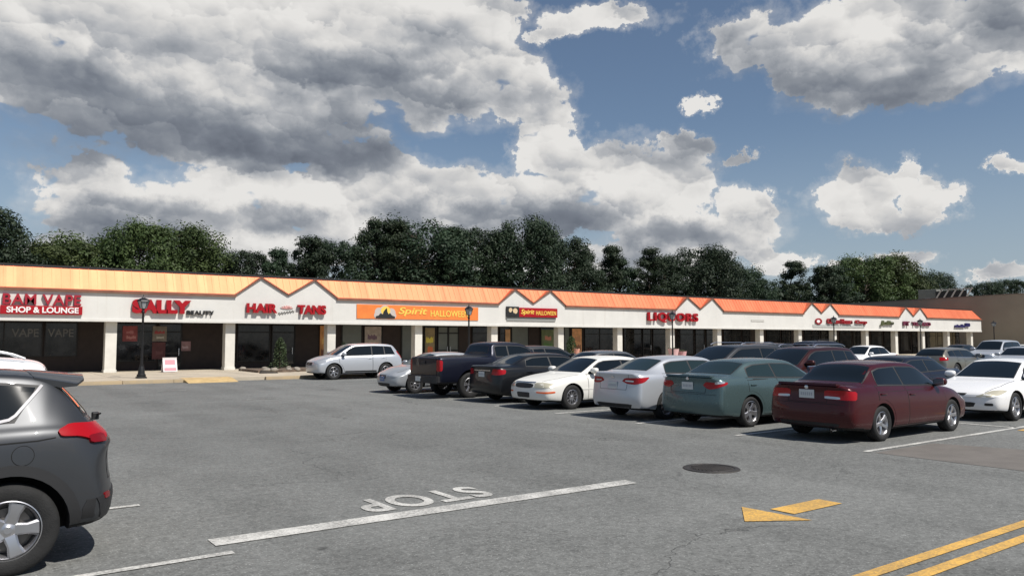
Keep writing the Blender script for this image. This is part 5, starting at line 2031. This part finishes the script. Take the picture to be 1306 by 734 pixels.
# black sedan with tail to the aisle
sp = sedan(4.82, 1.80, 1.47, 2.78, .95, 1.12, 1.95, 3.48, 4.15, zn=.72, zc=.98, zd=1.11, rim='7', rimr=.218)
std_front(sp, .72)
L, hw = sp['L'], sp['W'] / 2
sp['tl'] = [(L - .8, .25, [(L, .50, .84), (L, hw * .85, .82), (L - .28, hw, .86), (L - .30, hw, .98), (L, hw * .85, 1.0), (L, .56, 1.0)], M_RED)]
sp['rear_plate'] = .84
sp['rear'] = [('chrome_bar', [(-.42, .965), (.42, .965), (.42, .94), (-.42, .94)], M_CHROME, .008)]
car, _ = make_car('sedan', 'black sedan with red tail lamps between the cream white car and the pickup', 'car', sp, P_BLACK)
put(car, 15.30, 19.35, 1)

# small white car, nose out beyond the pickup
sp = sedan(4.45, 1.74, 1.43, 2.65, .88, 1.05, 1.85, 3.25, 3.85, zn=.68, zc=.95, zd=1.05, rim='7', rimr=.20, glass=M_GLASSL)
std_front(sp, .68, wide=.26)
sp['front_plate'] = .50
sp['platem'] = mat('plate_blue', (.10, .16, .34), .5)
std_tail(sp, .80, .95)
car, _ = make_car('sedan', 'pale silver compact car nose out, mostly hidden behind the navy pickup', 'car', sp, P_PALE)
put(car, 14.55, 24.7, -1)

# white coupe facing the dark red sedan
sp = sedan(4.89, 1.82, 1.41, 2.72, .98, 1.38, 2.25, 3.45, 4.10, zn=.66, zc=.93, zd=1.02, rim='5', rimr=.228)
L, hw = sp['L'], sp['W'] / 2
sp['win']['pillars'] = [(3.05, .2)]
sp['doors'] = [(1.50, 3.02, .27)]
sp['front'] = [('upper_grille', rounded([(-.22, .64), (.22, .64), (.16, .585), (-.16, .585)], .1, 1), M_BLK, .005),
               ('lower_intake', rounded([(-.40, .44), (.40, .44), (.34, .33), (-.34, .33)], .12, 1), M_BLK, .006)]
sp['hl'] = [(.95, .20, [(.06, .36, .565), (.12, .62, .56), (.30, hw * .97, .62), (.62, hw * .96, .70), (.50, hw * .88, .72), (.22, .66, .70)], M_LENSY)]
sp['tl3'] = [(.95, .20, [(.10, .56, .43), (.16, .72, .43), (.17, .72, .37), (.10, .56, .37)], M_BLK, .006)]
sp['emblem'] = [('front', .60, .035)]
std_tail(sp, .80, .93)
car, _ = make_car('coupe', 'white two door coupe nose out at the right edge, beyond the dark red sedan', 'car', sp, P_WSUV)
put(car, 21.45, 8.62, -1)

# second row, nose to nose with the first
sp = sedan(4.85, 1.83, 1.45, 2.80, .95, 1.15, 2.0, 3.5, 4.1, rim='5', rimr=.215)
std_front(sp, .70); std_tail(sp, .82, .95)
car, _ = make_car('sedan', 'dark navy sedan whose roof shows behind the dark red one', 'car', sp, P_NAVY, 1)
put(car, 21.3, 11.3, -1)
sp = suv(4.70, 1.85, 1.68, 2.70, .93, 1.05, 1.95, 4.10, rim='5')
std_front(sp, .82, hz=(.72, .84)); std_tail(sp, .92, 1.08, .6, .28)
sp['chrome_line'] = True
car, _ = make_car('crossover', 'brown red crossover behind the teal and dark red sedans', 'car', sp, P_BRSUV, 1)
crossover = car
put(car, 21.2, 14.1, -1)
sp = suv(5.05, 1.96, 1.72, 2.95, .95, 1.0, 2.05, 4.45, rim='5')
std_front(sp, .82, hz=(.70, .84)); std_tail(sp, .92, 1.10, .62, .3)
sp['chrome_line'] = True
car, _ = make_car('minivan', 'dark grey minivan behind the gap of the silver and teal sedans', 'van', sp, P_GREY, 1)
minivan = car
put(car, 21.4, 16.9, -1)
sp = sedan(4.70, 1.80, 1.47, 2.72, .93, 1.10, 1.92, 3.45, 4.05)
std_front(sp, .70); std_tail(sp, .82, .95)
car, _ = make_car('sedan', 'grey sedan whose roof shows above the cream white car', 'car', sp, P_MGREY, 1)
put(car, 20.6, 22.0, 1)
sp = suv(4.55, 1.84, 1.62, 2.66, .90, 1.05, 1.9, 3.9)
std_front(sp, .80, hz=(.70, .82)); std_tail(sp, .92, 1.08, .6, .28)
car, _ = make_car('crossover', 'dark grey crossover behind the black sedan, right of the pickup cab', 'car', sp, P_GREY, 1)
put(car, 20.9, 26.4, 1)

# further rows
sp = suv(4.9, 1.92, 1.80, 2.85, .90, 1.1, 1.95, 4.35, zc=1.12)
std_front(sp, .86, hz=(.76, .88)); std_tail(sp, .95, 1.12, .64, .3)
car, _ = make_car('utility_vehicle', 'dark utility vehicle with roof rack seen over the brown red crossover', 'car', sp, P_NAVY, 1)
rackcar = car
put(car, 40.0, 25.2, 1)
car, _ = make_car('crossover', 'dark crossover glimpsed between the minivan and the brown red crossover', 'car', suv(4.7, 1.86, 1.70, 2.7, .92, 1.05, 1.95, 4.1), P_GREY, 0)
put(car, 33.5, 23.6, 1)
sp = sedan(4.75, 1.82, 1.52, 2.75, .95, 1.12, 1.95, 3.45, 4.05)
std_front(sp, .70); std_tail(sp, .82, .95)
car, _ = make_car('sedan', 'white sedan far off above the roof of the dark red one', 'car', sp, P_WSUV, 1)
put(car, 44.5, 25.3, -1)
sp = suv(4.75, 1.82, 1.50, 2.72, .93, 1.08, 1.95, 4.05, zc=1.0, zbr=1.04, zn=.72)
std_front(sp, .72); std_tail(sp, .86, 1.02, .6, .3)
sp['chrome_line'] = True
car, _ = make_car('station_wagon', 'gold beige wagon with red tail lamp left of the white coupe', 'car', sp, P_GOLD, 1)
put(car, 39.9, 18.3, 1)
sp = sedan(4.7, 1.80, 1.46, 2.7, .93, 1.10, 1.92, 3.45, 4.05)
std_front(sp, .70); std_tail(sp, .82, .95)
car, _ = make_car('sedan', 'black sedan far off near the last column of the strip', 'car', sp, P_BLACK, 1)
put(car, 66.0, 29.6, -1)
sp = suv(5.1, 1.95, 1.84, 2.95, .98, 1.35, 2.2, 4.4, zn=.95, zc=1.18, zbr=1.2, R=.39, arch=.45)
std_front(sp, .95, hz=(.82, .96)); std_tail(sp, 1.0, 1.2, .64, .2)
sp['front'][0] = ('grille', rounded([(-.42, .93), (.42, .93), (.38, .72), (-.38, .72)], .1, 1), M_BLK, .006)
car, _ = make_car('utility_vehicle', 'large silver utility vehicle nose out in front of the tan store', 'car', sp, P_SILVER, 1)
put(car, 54.0, 22.0, -1)
sp = suv(4.4, 1.78, 1.50, 2.6, .90, 1.05, 1.85, 3.85, zc=.98, zbr=1.02, zn=.70)
std_front(sp, .70); std_tail(sp, .86, 1.0, .6, .3)
car, _ = make_car('hatchback', 'pale silver hatchback at the right edge beyond the white coupe', 'car', sp, P_SILVER, 1)
put(car, 47.4, 18.0, -1)
sp = sedan(4.6, 1.78, 1.46, 2.68, .93, 1.10, 1.92, 3.4, 4.0)
std_front(sp, .70); std_tail(sp, .82, .95)
car, _ = make_car('sedan', 'distant white sedan by the last column beside the far black one', 'car', sp, P_WHITE, 0)
put(car, 69.5, 26.4, -1)

# roof racks
def rack(car, L, H, y=.58, x0=-.2, x1=-1.6, m=M_BLK, bars=2):
    for sg in (1, -1):
        bm = bmesh.new()
        n = 14
        pr = None
        for k in range(n + 1):
            t = k / n
            x = x0 + (x1 - x0) * t
            z = H - .055 + .075 * min(1, sin(t * pi) * 3.0)
            if pr:
                a, b = Vector((pr[0], sg * y, pr[1])), Vector((x, sg * y, z))
                limb(bm, a, b, .016, .016, 6)
            pr = (x, z)
        obj('roof_rail', bm, m, car, 40)
    for k in range(bars):
        x = x0 + (x1 - x0) * (.25 + .5 * k)
        bm = bmesh.new()
        box(bm, x - .03, x + .03, -y, y, H + .015, H + .035, .008)
        obj('crossbar', bm, m, car, 40)


rack(rackcar, 4.9, 1.82, .60, .3, -1.5)
rack(minivan, 5.05, 1.74, .62, .3, -1.6, M_CHROME, 0)
rack(crossover, 4.7, 1.70, .60, .3, -1.4, M_CHROME, 2)

# silver crossover parked along the kerb
sp = suv(4.60, 1.82, 1.69, 2.66, .90, 1.02, 1.92, 4.02, zn=.84, zc=1.10, zbr=1.12, rim='6', rimr=.225)
L, hw = sp['L'], sp['W'] / 2
std_front(sp, .84, hz=(.74, .88), wide=.34)
sp['tl'] = [(L - .8, .25, [(L, .62, .98), (L, hw * .85, .92), (L - .10, hw, .96), (L - .22, hw * .95, 1.30), (L - .12, hw * .80, 1.30), (L, .68, 1.02)], M_RED)]
sp['rear_plate'] = .9
sp['cladding'] = [('c', [(1.45, .40), (3.05, .40), (3.05, .33), (1.45, .33)])]
car, _ = make_car('crossover', 'silver crossover parked along the kerb in front of the orange banner shop', 'car', sp, P_SILVER)
put(car, 15.95, 34.9, -1)
sp = suv(4.60, 1.84, 1.70, 2.66, .92, 1.05, 1.95, 4.22)
std_front(sp, .82, hz=(.72, .84)); std_tail(sp, .92, 1.08, .6, .28)
car, _ = make_car('crossover', 'bright white crossover with roof rails behind the near grey one at the left edge', 'car', sp, P_WSUV)
rack(car, 4.6, 1.71, .56, -.1, -1.75, P_WSUV, 0)
put(car, -1.02, 11.0, -1)

# near dark grey crossover at the left edge
def near_suv():
    L, W, H = 4.57, 1.845, 1.66
    hw = W / 2
    sp = suv(L, W, H, 2.66, 1.06, 1.10, 2.05, 3.98, zn=.86, zc=1.10, zbr=1.16, s_tail=4.36, rim='5', rimr=.232, R=.362, arch=.43, kr=.26)
    sp['rim'] = 'w5'
    std_front(sp, .84, hz=(.72, .84))
    T3 = [(r[0], r[3]) for r in sp['st']]
    sp['win'] = dict(s0=1.24, s1=4.05, mt=.085, mb=.06, pillars=[(2.50, .05), (3.30, .0)], rear_cut=((3.86, 1.42), (-1.0, .70)))
    sp['tl'] = [(L - .85, .30, [(L - .02, .60, 1.08), (L - .02, hw * .80, 1.01), (L - .12, hw * .95, 1.02), (L - .28, hw, 1.065), (L - .46, hw, 1.075), (L - .48, hw, 1.12), (L - .32, hw, 1.165), (L - .05, hw * .85, 1.155), (L - .02, .55, 1.15)], M_RED, .022)]
    sp['tl2'] = [(L - .85, .30, [(L - .04, hw * .80, .99), (L - .18, hw * .97, 1.0), (L - .18, hw * .97, 1.06), (L - .04, hw * .80, 1.06)], M_REDD, .025)]
    ra = .43
    arch = []
    cx, cz = 1.06 + 2.66, .362
    for k in range(19):
        a = pi * k / 18
        arch.append((cx + (ra + .085) * cos(a), cz + (ra + .085) * sin(a)))
    inner = [(cx + (ra + .001) * cos(pi - pi * k / 18), cz + (ra + .001) * sin(pi - pi * k / 18)) for k in range(19)]
    archf = [(a - 2.66, b) for a, b in arch]
    innerf = [(a - 2.66, b) for a, b in inner]
    sp['cladding'] = [('a', arch + inner), ('b', archf + innerf),
                      ('s', [(1.58, .42), (3.20, .42), (3.20, .27), (1.58, .27)]),
                      ('r', [(cx + ra + .087, .40), (cx + ra + .05, .30), (L - .15, .36), (L - .05, .52), (L - .09, .55), (L - .30, .54), (cx + ra + .087, .47)])]
    sp['rear'] = [('lower_bumper', rounded([(-.86, .56), (.86, .56), (.80, .36), (-.80, .36)], .08, 1), M_BLK, .010),
                  ('tailgate_gap', [(-.62, 1.12), (-.60, .66), (.60, .66), (.62, 1.12), (.612, 1.12), (.592, .668), (-.592, .668), (-.612, 1.12)], M_SEAM, .002)]
    sp['tl3'] = [(L - .85, .30, [(L, hw * .80, .52), (L - .06, hw * .93, .52), (L - .06, hw * .93, .57), (L, hw * .80, .57)], M_REDD, .014)]
    sp['rear_plate'] = .86
    sp['fuel'] = (3.80, .945, .075, 1)
    sp['chrome_line'] = False
    car, bvh = make_car('crossover', 'dark grey crossover cut off by the left edge, nearest vehicle, tail towards the right', 'car', sp, P_GREY)
    f = lambda s, z: (Vector((L / 2 - s, hw + 1, z)), Vector((0, -1, 0)))
    # bright lower and rear edge of the side glass
    for sg in (1, -1):
        f = lambda s, z, sg=sg: (Vector((L / 2 - s, sg * (hw + 1), z)), Vector((0, -sg, 0)))
        zb = lambda s: interp(T3, s) + .06
        path = [(s, zb(s) - .012) for s in np.linspace(1.5, 3.60, 12)] + [(3.70, zb(3.7) + .004), (3.745, zb(3.7) + .035), (3.905, 1.45), (3.935, 1.49)]
        up, lo = [], []
        for k, (a, b) in enumerate(path):
            p, q = path[max(0, k - 1)], path[min(len(path) - 1, k + 1)]
            dx, dz = q[0] - p[0], q[1] - p[1]
            ll = math.hypot(dx, dz)
            up.append((a - dz / ll * .011, b + dx / ll * .011))
            lo.append((a + dz / ll * .011, b - dx / ll * .011))
        patch('chrome_strip', lo + up[::-1], .10, f, bvh, .010, mat('satin_trim', (.16, .16, .17), .5, .8), car)
        P = [(1.3, .985), (2.6, 1.015), (3.9, 1.06), (4.03, 1.075), (4.03, 1.066), (3.9, 1.048), (2.6, 1.003), (1.3, .975)]
        patch('crease_line', P, .10, f, bvh, .0015, M_SEAM, car, back=.004)  # thin dark strip laid along the body side crease, no panel joint
    # roof spoiler reaching back over the rear glass
    bm = bmesh.new()
    X = lambda s: L / 2 - s
    for sg in (1,):
        secs = []
        for y, x0, x1, z0, z1, th in ((-.60, 3.88, 4.20, 1.545, 1.485, .022), (-.45, 3.86, 4.27, 1.575, 1.522, .024), (0, 3.84, 4.31, 1.60, 1.55, .026), (.45, 3.86, 4.27, 1.575, 1.522, .024), (.60, 3.88, 4.20, 1.545, 1.485, .022)):
            secs.append([bm.verts.new(q) for q in ((X(x0), y, z0 + .012), (X(x1), y, z1 + .008), (X(x1), y, z1 - .012), (X(x1 - .12), y, z1 - th), (X(x0), y, z0 - .03))])
        for a, b in zip(secs, secs[1:]):
            for j in range(5):
                bm.faces.new((a[j], a[(j + 1) % 5], b[(j + 1) % 5], b[j]))
        bm.faces.new(secs[0]); bm.faces.new(secs[-1][::-1])
    recalc(bm)
    obj('spoiler', bm, P_GREY, car, 35)
    # rear wiper
    bm = bmesh.new()
    limb(bm, (X(4.46), -.05, 1.17), (X(4.42), .38, 1.21), .012, .008)
    box(bm, X(4.47), X(4.41), -.09, -.02, 1.12, 1.19, .01)
    obj('rear_wiper', bm, M_BLK, car)
    # shark fin
    return car


car = near_suv()
put(car, -.985, 8.30, -1)


# navy pickup truck
def pickup():
    L, W, H = 5.75, 2.0, 1.80
    hw = W / 2
    fo, wb = .98, 3.55
    zb_ = 1.28
    st = [
        (0, 1.02, .70, .97, .82, .93, 0, .012),
        (.10, 1.08, .72, 1.03, .85, .965, 0, .015),
        (.6, 1.17, .76, 1.12, .885, .99, 0, .02),
        (1.2, 1.24, .78, 1.19, .89, 1, 0, .02),
        (1.45, 1.27, .78, 1.21, .89, 1, .05, .018),
        (1.62, 1.37, .765, 1.22, .89, 1, .08, .02),
        (2.10, 1.70, .70, 1.24, .89, 1, .06, .035),
        (2.35, 1.775, .685, 1.24, .89, 1, .03, .045),
        (2.8, 1.80, .685, 1.25, .89, 1, 0, .05),
        (3.35, 1.785, .68, 1.26, .89, 1, 0, .045),
        (3.56, 1.74, .68, 1.26, .89, 1, 0, .04),
        (3.64, 1.40, .76, 1.28, .90, 1, 0, .02),
        (3.70, 1.31, .86, 1.285, .93, 1, 0, .01),
        (4.6, 1.31, .88, 1.29, .94, 1, 0, .008),
        (L - .14, 1.31, .88, 1.29, .94, .995, 0, .008),
        (L - .07, 1.30, .86, 1.27, .92, .98, 0, .008),
        (L - .055, 1.27, .84, 1.22, .90, .965, 0, .008),
    ]
    sp = dict(L=L, W=W, H=H, wb=wb, fo=fo, st=st, R=.405, arch=.50, rimr=.24, rim='5', tw=.26, zw=.85, zs=.46, kf=.22, kr=.03, tailup=.02,
              nose=[(.4, .1), (.6, 0), (.8, 0), (1.0, .03)], tail=[(.4, .0), (.6, 0), (1.3, 0)],
              win=dict(s0=1.60, s1=3.50, mt=.10, mb=.05, pillars=[(2.95, .0)], rear_cut=((3.46, 1.4), (-1, -.05))),
              ws=(1.45, 2.15, .74, .66, .10, .08), bl=(3.665, 3.56, .60, .56, .06, .10),
              mirror=(1.95, 1.24), mw=1.35, mirrorm=M_BLK, doors=[(1.70, 2.93, .55), (2.97, 3.48, .55)], handle=M_BLK)
    sp['front'] = [('grille', rounded([(-.55, 1.0), (.55, 1.0), (.50, .72), (-.50, .72)], .1, 1), M_BLK, .006)]
    sp['hl'] = [(.9, .3, [(.05, .60, .78), (.10, .88, .78), (.35, hw, .82), (.35, hw, .98), (.10, .88, 1.0), (.05, .60, 1.0)], M_LENS)]
    sp['tl'] = [(L - .6, .6, [(L, .80, .86), (L, .92, .86), (L - .14, hw, .88), (L - .14, hw, 1.20), (L, .92, 1.22), (L, .80, 1.22)], M_RED, .010)]
    sp['rear'] = [('tailgate', [(-.78, 1.265), (.78, 1.265), (.78, .70), (-.78, .70)], 'paint', .012),
                  ]
    sp['top'] = [('bed_cover', [(3.78, -.80), (L - .16, -.80), (L - .16, .80), (3.78, .80)], M_BLK, .012)]
    t, bvh = make_car('pickup_truck', 'navy blue pickup truck with dark tailgate and chunky tyres in the first row', 'truck', sp, P_NAVY)
    # rear step bumper
    bm = bmesh.new()
    prism(bm, [(-.96, -L / 2 - .02), (-.70, -L / 2 - .16), (.70, -L / 2 - .16), (.96, -L / 2 - .02), (.96, -L / 2 + .10), (-.96, -L / 2 + .10)], 'z', .50, .72)
    for v in bm.verts: v.co = Vector((v.co.y, v.co.x, v.co.z))
    recalc(bm)
    bmesh.ops.bevel(bm, geom=bm.edges[:], offset=.02, segments=2, affect='EDGES')
    obj('rear_bumper', bm, mat('bumper_dark', (.03, .03, .032), .45, .3), t, 40)
    bm = bmesh.new()
    box(bm, -L / 2 + .053, -L / 2 + .075, -.12, .12, 1.10, 1.18, .006)
    bmesh.ops.translate(bm, verts=bm.verts, vec=(-.03, 0, 0))
    obj('tailgate_handle', bm, M_BLK, t, 40)
    bm = bmesh.new()
    box(bm, -L / 2 - .178, -L / 2 - .163, -.155, .155, .54, .69, .003)
    obj('license_plate', bm, M_PLATE, t)
    for sg in (1, -1):
        bm = bmesh.new()
        box(bm, -1.2, 1.3, sg * .93 - .07, sg * .93 + .07, .40, .45, .02)
        obj('running_board', bm, M_BLK, t, 40)
    return t


t = pickup()
put(t, 15.3, 22.0, 1)
